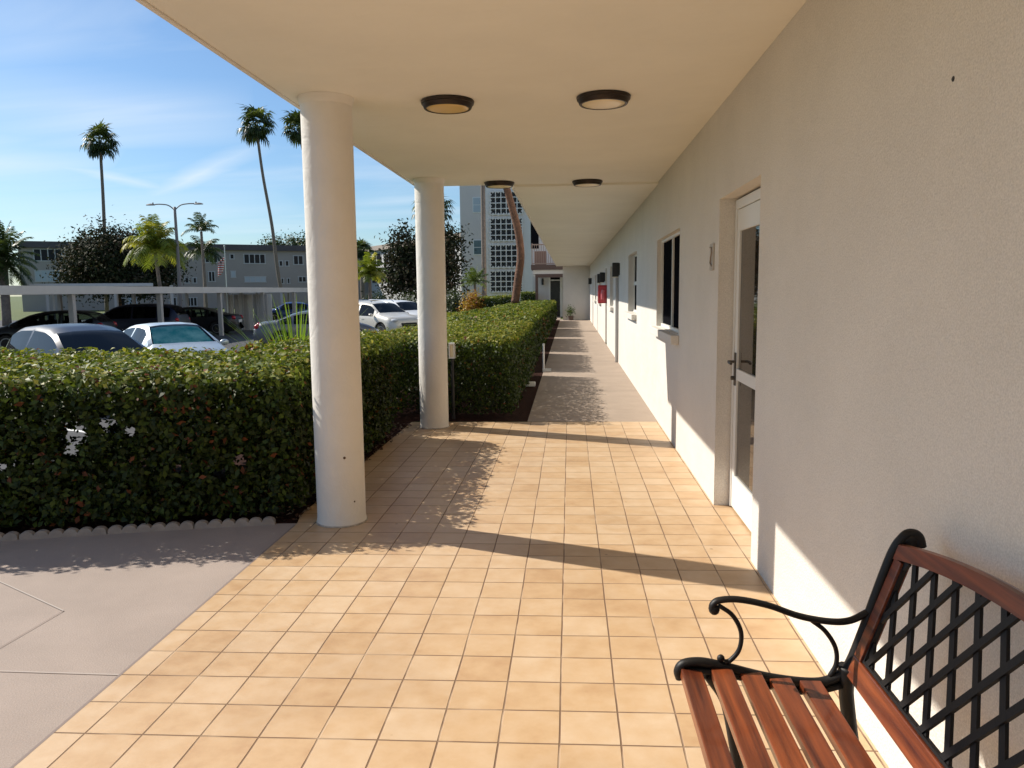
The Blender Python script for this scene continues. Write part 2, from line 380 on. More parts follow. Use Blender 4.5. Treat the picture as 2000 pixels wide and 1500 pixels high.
# ------------------------------------------------------------------ the long building
BLD = thing('apartment_building', 'long cream stucco building with covered walkway, door and windows on the right', 'building', (WX, 0, 0))
def bpart(mb, name, m, parent=BLD, **k):
    o = mb.build(name, m, **k); o.parent = parent
    p = parent; off = Vector((0, 0, 0))
    while p: off += p.location; p = p.parent
    o.location = Vector(o.location)-off if not k.get('loc') else o.location
    return o
openings = [(1.82, 2.94, 0.0, 2.10, DX-WX, 'door'), (4.83, 6.68, 1.085, 2.06, .07, 'win'), (9.42, 11.08, 1.13, 2.08, .11, 'win2'),
            (15.6, 17.2, 1.1, 2.06, .1, 'win3'), (18.75, 19.7, 0, 2.08, .12, 'door2'), (22.6, 24.2, 1.1, 2.06, .1, 'win4'), (27.2, 28.8, 1.1, 2.06, .1, 'win4'), (31.0, 32.0, 0, 2.08, .1, 'door2')]
wl = MB()
YS = sorted({-9, 37.6}.union(*[{o[0], o[1]} for o in openings])); ZS = sorted({0, 9.3}.union(*[{o[2], o[3]} for o in openings]))
for a, b in zip(YS, YS[1:]):
    for c, d in zip(ZS, ZS[1:]):
        if any(o[0]-1e-6 <= a and b <= o[1]+1e-6 and o[2]-1e-6 <= c and d <= o[3]+1e-6 for o in openings): continue
        wl.add([(WX, a, c), (WX, b, c), (WX, b, d), (WX, a, d)], [(3, 2, 1, 0)])
for a, b, c, d, e, k in openings:
    X = WX+e+.03
    wl.add([(WX, a, c), (X, a, c), (X, a, d), (WX, a, d)], [(0, 1, 2, 3)])
    wl.add([(WX, b, c), (X, b, c), (X, b, d), (WX, b, d)], [(3, 2, 1, 0)])
    wl.add([(WX, a, d), (X, a, d), (X, b, d), (WX, b, d)], [(0, 1, 2, 3)])
    if c > .1: wl.add([(WX, a, c), (X, a, c), (X, b, c), (WX, b, c)], [(3, 2, 1, 0)])
wl.box(WX+.35, 12, -9, 37.6, 0, 9.3)
wl.box(WX+.01, 12, -9.2, -9, 0, 9.3); wl.box(WX+.01, 12, 37.6, 37.62, 0, 9.3)
bpart(wl, 'wall', STUCCO)
# roofs of canopy and walkway
def fascia_roof(x0, y0, y1, name, zb=2.71):
    m = MB(); m.box(x0, WX+.25 if False else WX-.001, y0, y1, zb, 2.98)
    return bpart(m, name, CEIL)
fascia_roof(-1.70, -9, 6.62, 'canopy_roof'); fascia_roof(-.60, 6.62, 37.0, 'walkway_roof', 2.685)
bpart(MB().box(-1.725, -1.702, -9, 6.62, 2.70, 3.0), 'fascia', COLM); bpart(MB().box(-.625, -.602, 6.65, 37.0, 2.672, 3.0), 'fascia', COLM)
# end wall of the walkway
bpart(MB().box(-.31, WX-.002, 36.6, 36.9, 0.004, 2.68), 'end_wall', STUCCO)

# glass door
dr = MB()
y0, y1, z0, z1 = 1.84, 2.93, .012, 2.085
dr.box(DX, DX+.045, y0, y1, z1-.06, z1); dr.box(DX, DX+.045, y0, y0+.045, z0, z1-.06); dr.box(DX, DX+.045, y1-.045, y1, z0, z1-.06)
fr = bpart(dr, 'door', WHITE)
lf = MB(); a, b = y0+.05, y1-.05; X0, X1 = DX+.006, DX+.04
lf.box(X0, X1, a, a+.075, .02, 2.02); lf.box(X0, X1, b-.075, b, .02, 2.02)
lf.box(X0, X1, a+.075, b-.075, .02, .245); lf.box(X0, X1, a+.075, b-.075, .90, .975); lf.box(X0, X1, a+.075, b-.075, 1.88, 2.02)
def sub(mb, name, m, par, **k): return bpart(mb, name, m, par, **k)
sub(lf, 'door_leaf', WHITE, fr)
DGL = mat('door_glass', (.03, .023, .018), .02, spec=.55)
sub(MB().box(X0+.012, X1-.008, a+.07, b-.07, .24, .905), 'lower_pane', DGL, fr)
sub(MB().box(X0+.012, X1-.008, a+.07, b-.07, .97, 1.885), 'upper_pane', DGL, fr)
hd = MB(); hy = b-.035
hd.box(X0-.008, X0, hy-.02, hy+.02, .86, 1.08).tube([(X0, hy, 1.02), (X0-.05, hy, 1.02), (X0-.055, hy-.05, 1.02), (X0-.05, hy-.10, 1.015)], .009, 8).tube([(X0, hy, .91), (X0-.03, hy, .91)], .014, 10)
sub(hd, 'door_handle', mat('dark_metal', (.10, .09, .08), .4, metal=.7), fr)

# windows
def window(ya, yb, za, zb, depth, style):
    X = WX+depth; fr = MB(); t = .032
    fr.box(X-.02, X+.03, ya+.001, yb-.001, zb-t, zb-.001); fr.box(X-.02, X+.03, ya+.001, yb-.001, za+.001, za+t)
    fr.box(X-.02, X+.03, ya+.001, ya+t, za+t, zb-t); fr.box(X-.02, X+.03, yb-t, yb-.001, za+t, zb-t)
    if style == 'slide':
        ym = (ya+yb)/2; fr.box(X-.018, X+.028, ym-.022, ym+.022, za+t, zb-t)
    else:
        zm = (za+zb)/2; fr.box(X-.018, X+.028, ya+t, yb-t, zm-.03, zm+.03)
    o = bpart(fr, 'window', WHITE)
    sub(MB().box(X+.002, X+.008, ya+t-.005, yb-t+.005, za+t-.005, zb-t+.005), 'pane', GLASSD, o)
    s = MB().box(WX-.07, X-.021, ya-.03, yb+.03, za-.07, za-.002) if depth > .03 else None
    s = MB(); s.box(WX-.075, WX-.001, ya-.04, yb+.04, za-.085, za-.003)
    sub(s, 'sill', STUCCO, o, bevel=.006)
window(4.83, 6.68, 1.085, 2.06, .07, 'slide'); window(9.42, 11.08, 1.13, 2.08, .11, 'hung')
for a_ in (15.6, 22.6, 27.2): window(a_, a_+1.6, 1.1, 2.06, .1, 'hung')
for a_ in (18.75, 31.0):
    d = MB().box(WX+.1, WX+.14, a_+.002, a_+.94 if a_ < 20 else a_+.99, .012, 2.078)
    o = bpart(d, 'door', mat('door_paint', (.62, .60, .56), .5))
    sub(MB().ball((WX+.07, a_+.85, 1.0), .03), 'door_knob', BRONZE, o)

# ------------------------------------------------------------------ columns
def column(x, y, label, spots):
    c = thing('round_column', label, 'column', (x, y, .005), 0, 'round columns carrying the canopy')
    p = MB(); r = .158
    prof = [(r+.004, 0), (r+.003, .02), (r, .035)]+[(r, .2+.35*i) for i in range(7)]+[(r, 2.655), (r+.004, 2.66), (r+.01, 2.685), (r+.016, 2.704)]
    p.lathe(prof, 64); p.build('shaft', COLM, c, smooth='auto')
    ca_ = mat('caulk', (.42, .37, .31), .8, var=.3, vscale=30)
    MB().lathe([(r+.001, 0), (r+.010, .0), (r+.009, .005), (r+.0045, .009)], 64).build('caulk_ring', ca_, c)
    for a, z, q in spots:
        hole = MB().ball((math.cos(R(a))*r, math.sin(R(a))*r, z), q, 10, (1, 1, 1)); hole.build('anchor_hole', mat('rust_spot', (.12, .07, .04), .9), c)
column(-1.475, 2.475, 'thick cream round column nearest the camera, beside the hedge and path', [(-62, .455, .009), (-41, .16, .006)])
column(-1.475, 6.04, 'second round column, farther back, at the end of the orange tiles', [])

# ------------------------------------------------------------------ ceiling lights
AMB = mat('amber_diffuser', (.72, .50, .20), .35); PALE = mat('pale_diffuser', (.82, .70, .48), .35)
def ceiling_light(x, y, dm, label):
    c = thing('ceiling_light', label, 'ceiling light', (x, y, 2.71), 0, 'round bronze ceiling lights under the canopy')
    MB().lathe([(.166, -.001), (.170, -.006), (.166, -.022), (.160, -.024), (.152, -.046), (.148, -.050), (.137, -.050), (.135, -.044), (.02, -.044)], 48).build('rim', BRONZE, c, smooth='auto')
    MB().lathe([(.134, -.045), (.134, -.048), (.10, -.052), (.03, -.055), (.002, -.0555)], 48).build('diffuser', dm, c, smooth=True)
ceiling_light(-.735, 2.63, AMB, 'round bronze ceiling light with amber disc, near row, closest to the column')
ceiling_light(.25, 2.63, PALE, 'round bronze ceiling light with pale disc, near row, closest to the wall')
ceiling_light(-.745, 6.40, PALE, 'small looking far ceiling light in front of the leaning brown trunk')
ceiling_light(.235, 6.43, PALE, 'far ceiling light beside the start of the narrow walkway ceiling')
# --- wall fittings
def wall_lamp(y, z, label, s=1):
    t = thing('wall_lamp', label, 'wall lamp', (WX, y, z), 0, 'black lamps on the long wall')
    MB().box(-.02, 0, -.06*s, .06*s, -.12, .12).build('back_plate', BLACK, t)
    MB().box(-.15, -.02, -.07*s, .07*s, -.15, .13).build('housing', BLACK, t, bevel=.01)
    MB().box(-.14, -.03, -.045*s, .045*s, -.165, -.151).build('lens', PALE, t)
wall_lamp(13.4, 1.91, 'black wall lamp above the grey downpipe', .65)
wall_lamp(19.9, 1.86, 'black wall lamp above the red cabinet, nearer of two', .8)
wall_lamp(22.0, 1.86, 'black wall lamp just behind the one over the red cabinet', .8)
wall_lamp(33.5, 1.9, 'small black wall lamp at far end near the end wall')
t = thing('downpipe', 'thin grey vertical pipe running down the wall to the walkway', 'pipe', (WX-.032, 13.75, 0))
MB().box(-.032, .03, -.035, .035, .006, 1.76).build('pipe', mat('grey_pipe', (.42, .41, .40), .5), t, bevel=.01)
MB().lathe([(.001, -.02), (.055, -.02), (.06, -.005), (.06, .02), (.001, .02)], 20, (0, 0, 1.8), Matrix.Rotation(R(-90), 4, 'Y')).build('round_cover', mat('cover_grey', (.5, .49, .47), .5), t)
t = thing('extinguisher_cabinet', 'red fire extinguisher cabinet standing out from the wall along the walkway', 'fire cabinet', (WX, 18.9, 1.38))
RED = mat('red_paint', (.42, .012, .02), .35)
MB().box(-.235, 0, -.11, .11, -.245, .245).build('case', RED, t, bevel=.01)
MB().box(-.20, -.035, -.118, -.111, -.20, .20).build('door_panel', mat('red_panel', (.55, .05, .07), .2), t)
MB().tube([(-.12, -.125, -.14), (-.12, -.125, .06), (-.10, -.125, .11)], .045, 12).build('extinguisher', mat('pink_red', (.62, .14, .16), .3), t, smooth='auto')
t = tag(MB().box(-.012, 0, -.095, .03, -.10, .085).build('house_number_plate', mat('plate_taupe', (.46, .41, .35), .5), None, bevel=.004), 'small taupe plate on the wall left of the glass door', 'plate')
t.location = (WX, 3.19, 1.735)
# worn raised digit shape on the plate
dg = MB().tube([(-.016, .0, .06), (-.016, -.055, .055), (-.016, -.065, .02), (-.016, -.03, -.01), (-.016, -.015, -.05)], .0055, 6).tube([(-.016, -.015, -.05), (-.016, -.07, -.07)], .0055, 6)
o = dg.build('raised_mark', mat('plate_dark', (.28, .23, .19), .5), t)
tag(MB().ball((0, 0, 0), .0075, 10, (.5, 1, 1)).build('bolt_hole', BLACK, None, loc=(WX, float(CAM.y+ (ray(1862, 154)*((WX-CAM.x)/ray(1862, 154).x)).y), float(CAM.z+(ray(1862, 154)*((WX-CAM.x)/ray(1862, 154).x)).z))), 'tiny dark screw hole high on the stucco wall above the bench', 'hole')

# ------------------------------------------------------------------ porch building at the walkway's end
PB = thing('entrance_building', 'grey white end building with balcony and dark entrance door', 'building', (-2, 41.5, 0))
def pp(mb, name, m, par=PB, **k): return bpart(mb, name, m, par, **k)
pp(MB().box(-2.05, WX-.002, 41.5, 50, 0.004, 9.3), 'wall', mat('porch_wall', (.66, .64, .62), .85, var=.04))
Y = 38.2
xl = XA(1037, Y, 520)
zt = ZA(1045, 517, Y); zb = ZA(1045, 527, Y)
pp(MB().box(xl, WX-.01, Y, 41.498, zb, zt), 'balcony_slab', TRIM)
pp(MB().box(xl+.1, WX-.01, Y+.08, 41.498, zb-.22, zb-.001), 'beam', STUCCO)
pp(MB().box(xl+.22, -.32, Y+.05, Y+.2, zb-.40, zb-.221), 'lintel', TRIM)
pp(MB().box(xl+.22, xl+.36, Y+.05, Y+.2, .004, zb-.401), 'post', TRIM)
rl = MB()
for i in range(14):
    x = xl+.06+i*.12; rl.box(x-.012, x+.012, Y+.05, Y+.075, zt+.08, zt+1.0)
rl.box(xl+.03, xl+1.75, Y+.045, Y+.08, zt+1.0, zt+1.06); rl.box(xl+.03, xl+1.75, Y+.045, Y+.08, zt+.03, zt+.08)
rl.box(xl+.03, xl+.08, Y+.04, Y+.085, zt+.001, zt+1.1)
pp(rl, 'balcony_railing', mat('railing', (.30, .22, .18), .6))
tag(MB().box(0, .62, 0, .5, 0, .75).build('air_conditioner', mat('ac_brown', (.22, .13, .10), .6), None, loc=(XA(1045, 39.5), 39.4, zt+.85), bevel=.02), 'brown boxed unit up on the small balcony', 'air conditioner')
bpy.data.objects['air_conditioner'].location = (XA(1045, 39.5), 39.4, zt+.002)
pp(MB().box(XA(1040, 41.5, 450)-.1, XA(1044, 41.5)+.25, 41.46, 41.499, zt+1.0, zt+3), 'window', GLASSD)
xd0, xd1 = XA(1075, 41.5), XA(1094, 41.5)
d = pp(MB().box(xd0-.09, xd0, 41.44, 41.499, .01, 2.35).box(xd1, xd1+.09, 41.44, 41.499, .01, 2.35).box(xd0-.09, xd1+.09, 41.44, 41.499, 2.352, 2.43).box(xd0, xd1, 41.445, 41.499, 2.02, 2.08), 'door', WHITE)
sub(MB().box(xd0+.002, xd1-.002, 41.47, 41.498, .012, 2.018), 'door_leaf', mat('black_door', (.012, .014, .013), .25), d)
sub(MB().box(xd0+.002, xd1-.002, 41.47, 41.498, 2.082, 2.35), 'transom_pane', GLASSD, d)
t = thing('wall_lamp', 'small dark lantern on the porch wall left of the black door', 'wall lamp', (XA(1060, 41.5), 41.42, 1.95))
MB().box(-.06, .06, -.03, .08, -.16, .16).build('housing', BLACK, t, bevel=.015); MB().box(-.03, .03, .0, .079, .16, .22).build('cap', BLACK, t)
# potted plant at the end wall
t = thing('potted_plant', 'small potted plant standing against the end wall of the walkway', 'potted plant', (XA(1115, 36.2, 625), 36.25, .004))
MB().lathe([(.09, 0), (.12, .02), (.14, .2), (.15, .22), (.13, .22), (.12, .19), (.01, .19)], 20).build('pot', mat('dark_pot', (.10, .07, .06), .6), t, smooth='auto')
GREEN_L = leafmat('shrub_leaf', [(0, (.02, .04, .008)), (.5, (.05, .09, .015)), (1, (.12, .17, .03))])
n_ = 260; P_ = rng.normal(size=(n_, 3))*np.array([.1, .1, .14])+np.array([0, 0, .42])
leaves('foliage', P_, rng.normal(size=(n_, 3)), rng.uniform(.05, .1, n_), rng.uniform(0, 1, n_), GREEN_L, t)

# ------------------------------------------------------------------ bench
WOOD = mat('varnished_wood', (.27, .066, .020), .32, col2=(.060, .014, .009), vscale=5, coat=.4, bump=.0004, bscale=120)
grain(WOOD, (9, .35, 9))
IRON = mat('cast_iron', (.010, .009, .009), .5, spec=.3, bump=.0006, bscale=90)
def make_bench():
    B = thing('park_bench', 'slatted wooden bench with black iron arms and lattice back against the wall', 'bench', (.6, -.97, .004))
    O = Vector((.6, -.97, .004))
    def pt(mb, name, m, par=B, **k):
        o = mb.build(name, m, par, **k); o.location = -O if par is B else (0, 0, 0); return o
    for yy in (-.34, -1.60):
        def P3(l): return smooth_path([(x, yy, z) for x, z in l], 7)
        fl = (1, 1.25)
        e = MB()
        e.tube(P3([(.79, .43), (.815, .50), (.853, .637), (.90, .789), (.925, .832), (.944, .85), (.963, .845), (.972, .822), (.962, .806)]), [.022]*14+[.016]*35+[.018]*8, 10) if False else None
        bp = P3([(.79, .43), (.815, .50), (.853, .637), (.90, .789), (.927, .838), (.947, .852), (.966, .842), (.970, .818)])
        n = len(bp); e.tube(bp, [.020-.008*min(1, i/12)+.008*max(0, (i-n+16)/16) for i in range(n)], 10, fl); e.ball((.948, yy, .832), .024, 14, (1.1, .8, 1))
        bl = P3([(.80, .47), (.796, .42), (.805, .34), (.825, .22), (.86, .10), (.905, .012)]); n = len(bl)
        e.tube(bl, [.026-.006*min(1, i/9) for i in range(n)], 10, fl)
        e.tube(P3([(.343, .425), (.338, .448), (.355, .468), (.40, .474), (.458, .464), (.585, .434), (.697, .422), (.755, .432), (.80, .465)]), .0125, 10, fl)
        e.tube(P3([(.42, .44), (.47, .36), (.50, .22), (.52, .10), (.54, .012)]), .016, 10, fl)
        e.tube(P3([(.345, .44), (.40, .452), (.50, .438), (.60, .41), (.70, .40), (.78, .42)]), .010, 8, (1, 2.2))
        pt(e, 'end_frame', IRON, smooth=True)
        a = MB()
        arm = P3([(.426, .628), (.430, .643), (.448, .655), (.50, .658), (.579, .643), (.663, .614), (.745, .600), (.80, .604), (.848, .630)])
        a.tube(arm, .0085, 10, (1, 1.5)); a.ball((.434, yy, .628), .0155)
        a.tube(P3([(.446, .640), (.484, .612), (.508, .565), (.505, .515), (.482, .482), (.465, .476)]), .0065, 8, fl); a.ball((.455, yy, .486), .011)
        a.tube(P3([(.695, .604), (.735, .572), (.764, .525), (.768, .478), (.752, .442)]), .0065, 8, fl)
        pt(a, 'armrest', IRON, smooth=True)
    for x, z, tl in ((.372, .447, .18), (.455, .452, -.05), (.535, .442, -.2), (.615, .429, -.12), (.696, .424, 0)):
        M = Matrix.Translation((x, -.97, z)) @ Matrix.Rotation(tl*.6, 4, 'Y')
        pt(MB().box(-.029, .029, -.618, .618, -.016, .011, M), 'seat_slat', WOOD, bevel=.003)
    pt(MB().box(.36, .72, -.975, -.96, .405, .416).tube([(.37, -.36, .40), (.37, -1.58, .40)], .008), 'seat_brace', IRON)
    # back: local plane x = .80+.33*(z-.45)
    ang = math.atan(.34)
    MBk = Matrix.Translation((.80, 0, .45)) @ Matrix.Rotation(ang, 4, 'Y')
    ca = math.cos(ang)
    def h(z): return (z-.45)/ca
    def crest(y): return .070*(1-((y+.97)/.61)**2)
    cr = MB(); ny = 25; ring = []
    for i in range(ny):
        y = -.357-i*(1.226/(ny-1)); lo = h(.782+crest(y)); hi = h(.826+crest(y))
        ring.append([MBk @ Vector(p) for p in ((-.016, y, lo), (-.016, y, hi-.006), (-.008, y, hi), (.008, y, hi), (.016, y, hi-.006), (.016, y, lo))])
    v = [p for r in ring for p in r]; f = [(i*6+k, i*6+(k+1) % 6, (i+1)*6+(k+1) % 6, (i+1)*6+k) for i in range(ny-1) for k in range(6)]
    f += [tuple(range(6))[::-1], tuple(range((ny-1)*6, ny*6))]
    pt(MB().add(v, f), 'top_rail', WOOD)
    pt(MB().box(-.014, .014, -1.583, -.357, h(.452), h(.510), MBk), 'bottom_rail', WOOD, bevel=.003)
    for ya in (-.357, -1.583):
        yb = ya-.042 if ya > -1 else ya+.042
        pt(MB().box(-.0135, .0135, min(ya, yb), max(ya, yb), h(.5105), h(.786), MBk), 'side_rail', WOOD, bevel=.002)
    la = MB(); yA, yB = -1.54, -.40; zlo = .512
    def bar(p0, p1, wd, th, off):
        d = Vector((0, p1[0]-p0[0], p1[1]-p0[1])); n = Vector((0, -d.z, d.y)).normalized()*wd/2
        q = [Vector((0, p0[0], p0[1]))-n, Vector((0, p1[0], p1[1]))-n, Vector((0, p1[0], p1[1]))+n, Vector((0, p0[0], p0[1]))+n]
        v = [MBk @ (p+Vector((off-th/2, 0, 0))) for p in q]+[MBk @ (p+Vector((off+th/2, 0, 0))) for p in q]
        la.add(v, [(3, 2, 1, 0), (4, 5, 6, 7), (0, 1, 5, 4), (1, 2, 6, 5), (2, 3, 7, 6), (3, 0, 4, 7)])
    for sgn, y_at in ((1, -.739), (-1, -.533)):
        for k in range(-8, 14):
            yb0 = y_at-.1035*k+(0 if sgn == 1 else 0)
            pts = []
            for i in range(201):
                z = zlo+(.90-zlo)*i/200; y = yb0+sgn*(z-.528)/1.39
                if yA <= y <= yB and z <= .785+crest(y): pts.append((y, h(z)))
            if len(pts) > 8: bar(pts[0], pts[-1], .0185, .008, .002*sgn)
    bar((-.402, h(.512)), (-.402, h(.79)), .006, .012, 0); bar((-1.538, h(.512)), (-1.538, h(.79)), .006, .012, 0); bar((-1.54, h(.515)), (-.40, h(.515)), .007, .014, 0)
    pt(la, 'back_lattice', IRON)
make_bench()

# ------------------------------------------------------------------ hedges
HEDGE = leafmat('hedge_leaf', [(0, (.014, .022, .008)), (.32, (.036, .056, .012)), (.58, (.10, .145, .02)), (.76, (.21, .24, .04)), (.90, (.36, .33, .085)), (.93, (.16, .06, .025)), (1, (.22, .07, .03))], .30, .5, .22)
TWIG = mat('twig_bark', (.10, .075, .05), .9, var=.3, vscale=30)
def poly_sdf(x, y, poly):
    """signed distance (positive inside) and inward gradient, numpy"""
    P = np.array(poly); Q = np.roll(P, -1, 0); best = np.full(x.shape, 1e9); gx = np.zeros_like(x); gy = np.zeros_like(x); ins = np.zeros(x.shape, bool)
    for (ax, ay), (bx, by) in zip(P, Q):
        dx, dy = bx-ax, by-ay; t = np.clip(((x-ax)*dx+(y-ay)*dy)/(dx*dx+dy*dy), 0, 1)
        ex, ey = x-(ax+t*dx), y-(ay+t*dy); d = np.hypot(ex, ey); k = d < best
        best = np.where(k, d, best); gx = np.where(k, ex, gx); gy = np.where(k, ey, gy)
        c = ((ay > y) != (by > y)) & (x < (bx-ax)*(y-ay)/((by-ay) if by != ay else 1e-9)+ax); ins ^= c
    return np.where(ins, best, -best), gx, gy
def fbm(x, y, z, s):
    return (np.sin(x*s*1.3+y*s*.7+1.1)+np.sin(y*s*1.7-z*s*1.1+x*s*.4+2.3)+np.sin(z*s*2.1+x*s*1.9+.5)+np.sin((x+y)*s*3.1+z*s))/4
def hedge(poly, H, n, size, label, group=None, rad=.07, redness=.0, thin=.13, stems=30, z0=.0, young_top=1., holes=None):
    P = np.array(poly); x0, y0 = P.min(0); x1, y1 = P.max(0); c0 = P.mean(0)
    t = thing('hedge', label, 'hedge', (c0[0], c0[1], 0), 0, group)
    pos = []; nr = []; tn = []; tot = 0
    while tot < n:
        k = 200000; x = rng.uniform(x0-.05, x1+.05, k); y = rng.uniform(y0-.05, y1+.05, k); z = rng.uniform(.06+z0, H+.06, k)
        d, gx, gy = poly_sdf(x, y, poly); s = np.where(d > 0, -1, 1); g = np.hypot(gx, gy)+1e-9
        bump = .035*fbm(x, y, z, 3.3)+.05*fbm(y, z, x, 11.)+.01
        dt = H-z; a = np.maximum(rad-d, 0); b = np.maximum(rad-dt, 0)
        dd = np.where((d < rad) & (dt < rad), rad-np.hypot(a, b), np.minimum(d, dt))+bump
        dd = dd-np.clip(.14-z, 0, 1)*.3      # thinner at the foot
        # a few stray shoots
        keep = (dd > 0) & (rng.random(k) < np.exp(-dd/thin)+.10)
        keep |= (dd > -.05) & (dd <= 0) & (rng.random(k) < .05)
        if holes is not None:
            for hx, hy, hz, hr in holes:      # see-through gaps where the growth is thin
                a_ = Vector((hx-CAM.x, hy-CAM.y, hz-CAM.z)).normalized(); rx, ry, rz = x-hx, y-hy, z-hz; tt = rx*a_.x+ry*a_.y+rz*a_.z
                keep &= ~((rx*rx+ry*ry+rz*rz-tt*tt < (hr*(1+.6*fbm(x, y, z, 12.)))**2) & (rng.random(k) < .96))
        x, y, z, d, gx, gy, g, s, dt, dd = [q[keep] for q in (x, y, z, d, gx, gy, g, s, dt, dd)]
        ox, oy = gx/g*s, gy/g*s                 # outward
        side = np.exp(-np.maximum(d, 0)/.1); top = np.exp(-np.maximum(dt, 0)/.08)
        nn = np.stack([ox*side, oy*side, top+.35], -1)*1.0+rng.normal(size=(len(x), 3))*.55
        patch = fbm(x*1., y, z, 1.1)*.5+.5
        tint = .08+.40*rng.random(len(x))**1.2+.05*patch+young_top*(.55*np.exp(-np.maximum(dt-.05, 0)/.05)*(.35+.65*rng.random(len(x))))  # leaves turn yellower near the top, the colour of young growth
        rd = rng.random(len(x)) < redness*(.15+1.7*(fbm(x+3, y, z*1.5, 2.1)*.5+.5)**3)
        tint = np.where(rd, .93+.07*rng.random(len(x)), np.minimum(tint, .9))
        pos.append(np.stack([x-c0[0], y-c0[1], z], -1)); nr.append(nn); tn.append(tint); tot += len(x)
    pos = np.concatenate(pos)[:n]; nr = np.concatenate(nr)[:n]; tn = np.concatenate(tn)[:n]
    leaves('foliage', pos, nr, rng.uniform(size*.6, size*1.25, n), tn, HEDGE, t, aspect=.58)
    for _ in range(min(stems, 12)):
        for _t in range(50):
            x, y = random.uniform(x0, x1), random.uniform(y0, y1)
            if poly_sdf(np.array([x]), np.array([y]), poly)[0][0] > .18: break
        x -= c0[0]; y -= c0[1]; p = Vector((x, y, 0)); st = MB(); k_ = p+Vector((0, 0, H*.22)); st.tube([p, k_], [.014, .012], 6)
        for b in range(3):
            st.tube([k_, k_+Vector((random.uniform(-.1, .1), random.uniform(-.1, .1), H*.3)), k_+Vector((random.uniform(-.2, .2), random.uniform(-.2, .2), H*.5))], [.010, .007, .004], 5)
        st.build('stem', TWIG, t)
    return t
H1 = [(-1.79, 2.46), (-2.0, 2.40), (-3.5, 2.04), (-6, 1.44), (-9, .74), (-9, 3.2), (-6, 3.95), (-4.4, 4.1), (-3.0, 4.1), (-2.85, 5.5), (-1.95, 5.62), (-1.80, 5.45)]
hl = [(-3.2, 2.35, .60, .085), (-3.0, 2.4, .68, .075), (-3.24, 2.35, .50, .065), (-2.85, 2.4, .62, .045), (-3.6, 2.2, .42, .03), (-2.6, 2.5, .34, .03), (-2.2, 2.6, .38, .05), (-2.35, 2.6, .28, .05)]
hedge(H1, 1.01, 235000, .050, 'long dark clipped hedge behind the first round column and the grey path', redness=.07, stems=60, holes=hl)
grp = 'hedge sections beside the walkway'
hedge([(-.64, 6.62), (-.60, 11.3), (-1.9, 11.5), (-2.4, 10.6), (-2.6, 8.5), (-3.3, 6.7), (-3.1, 5.75), (-2.2, 5.9), (-1.95, 6.9), (-1.5, 6.62)], .96, 80000, .048, 'bright clipped hedge section nearest the second column, beside the walkway', grp, redness=.04, stems=30, young_top=1.2)
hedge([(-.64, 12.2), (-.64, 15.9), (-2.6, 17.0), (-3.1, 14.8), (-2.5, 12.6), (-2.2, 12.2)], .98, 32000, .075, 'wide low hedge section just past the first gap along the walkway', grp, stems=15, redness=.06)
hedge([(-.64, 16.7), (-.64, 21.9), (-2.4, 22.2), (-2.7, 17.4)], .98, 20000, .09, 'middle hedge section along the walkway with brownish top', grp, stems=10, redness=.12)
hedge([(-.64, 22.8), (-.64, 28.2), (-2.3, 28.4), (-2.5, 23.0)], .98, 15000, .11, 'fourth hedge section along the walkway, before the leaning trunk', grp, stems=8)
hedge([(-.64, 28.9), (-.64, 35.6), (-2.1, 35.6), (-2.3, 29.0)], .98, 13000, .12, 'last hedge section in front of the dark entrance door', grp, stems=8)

# scalloped edging blocks
EDG = mat('edging_concrete', (.36, .31, .27), .9, var=.15, vscale=9, bump=.003, bscale=90)
pts_ = smooth_path([(-1.90, 2.40, 0), (-2.6, 2.24, 0), (-3.5, 2.0, 0), (-4.6, 1.73, 0), (-6.2, 1.34, 0)], 30)
acc = 0; out_ = [pts_[0]]
for a_, b_ in zip(pts_, pts_[1:]):
    if (b_-out_[-1]).length >= .50: out_.append(b_)
words = ['scalloped grey edging block at the foot of the hedge, nearest the round column', 'scalloped edging block, second from the round column', 'scalloped edging block, third from the round column, at the hedge foot', 'scalloped edging block in the hedge shade, fourth from the column', 'scalloped edging block at the left edge of the picture']
for i, (a_, b_) in enumerate(zip(out_[:5], out_[1:6])):
    d = b_-a_; L_ = d.length-.006; mb = MB(); ns = 6; sw = L_/ns
    prof = []
    for s_ in range(ns):
        for q in range(7):
            t_ = q/6*math.pi; prof.append((s_*sw+sw/2-math.cos(t_)*sw*.48, .022+math.sin(t_)*.026))
    poly = [(0, -.02)]+prof+[(L_, -.02)]
    M = Matrix.Translation(a_) @ Matrix.Rotation(math.atan2(d.y, d.x), 4, 'Z') @ Matrix.Rotation(R(90), 4, 'X')
    mb.prism(poly, -.022, .022, Matrix.Rotation(R(90), 4, 'X'))
    o = mb.build('garden_edging', EDG, None, bevel=.004); o.location = a_; o.rotation_euler = (0, 0, math.atan2(d.y, d.x))
    tag(o, words[i], 'edging', 'scalloped edging blocks')
# fallen leaves
n_ = 500; P_ = np.stack([rng.uniform(-2.1, -1.76, n_), rng.uniform(2.45, 6.2, n_), rng.uniform(.002, .02, n_)], -1)
o = leaves('fallen_leaves', P_, rng.normal(size=(n_, 3))*.25+np.array([0, 0, 1]), rng.uniform(.03, .06, n_), rng.uniform(.0, 1, n_), leafmat('dry_leaf', [(0, (.07, .03, .018)), (.8, (.14, .07, .04)), (1, (.45, .38, .30))], .1)); tag(o, kind='stuff')

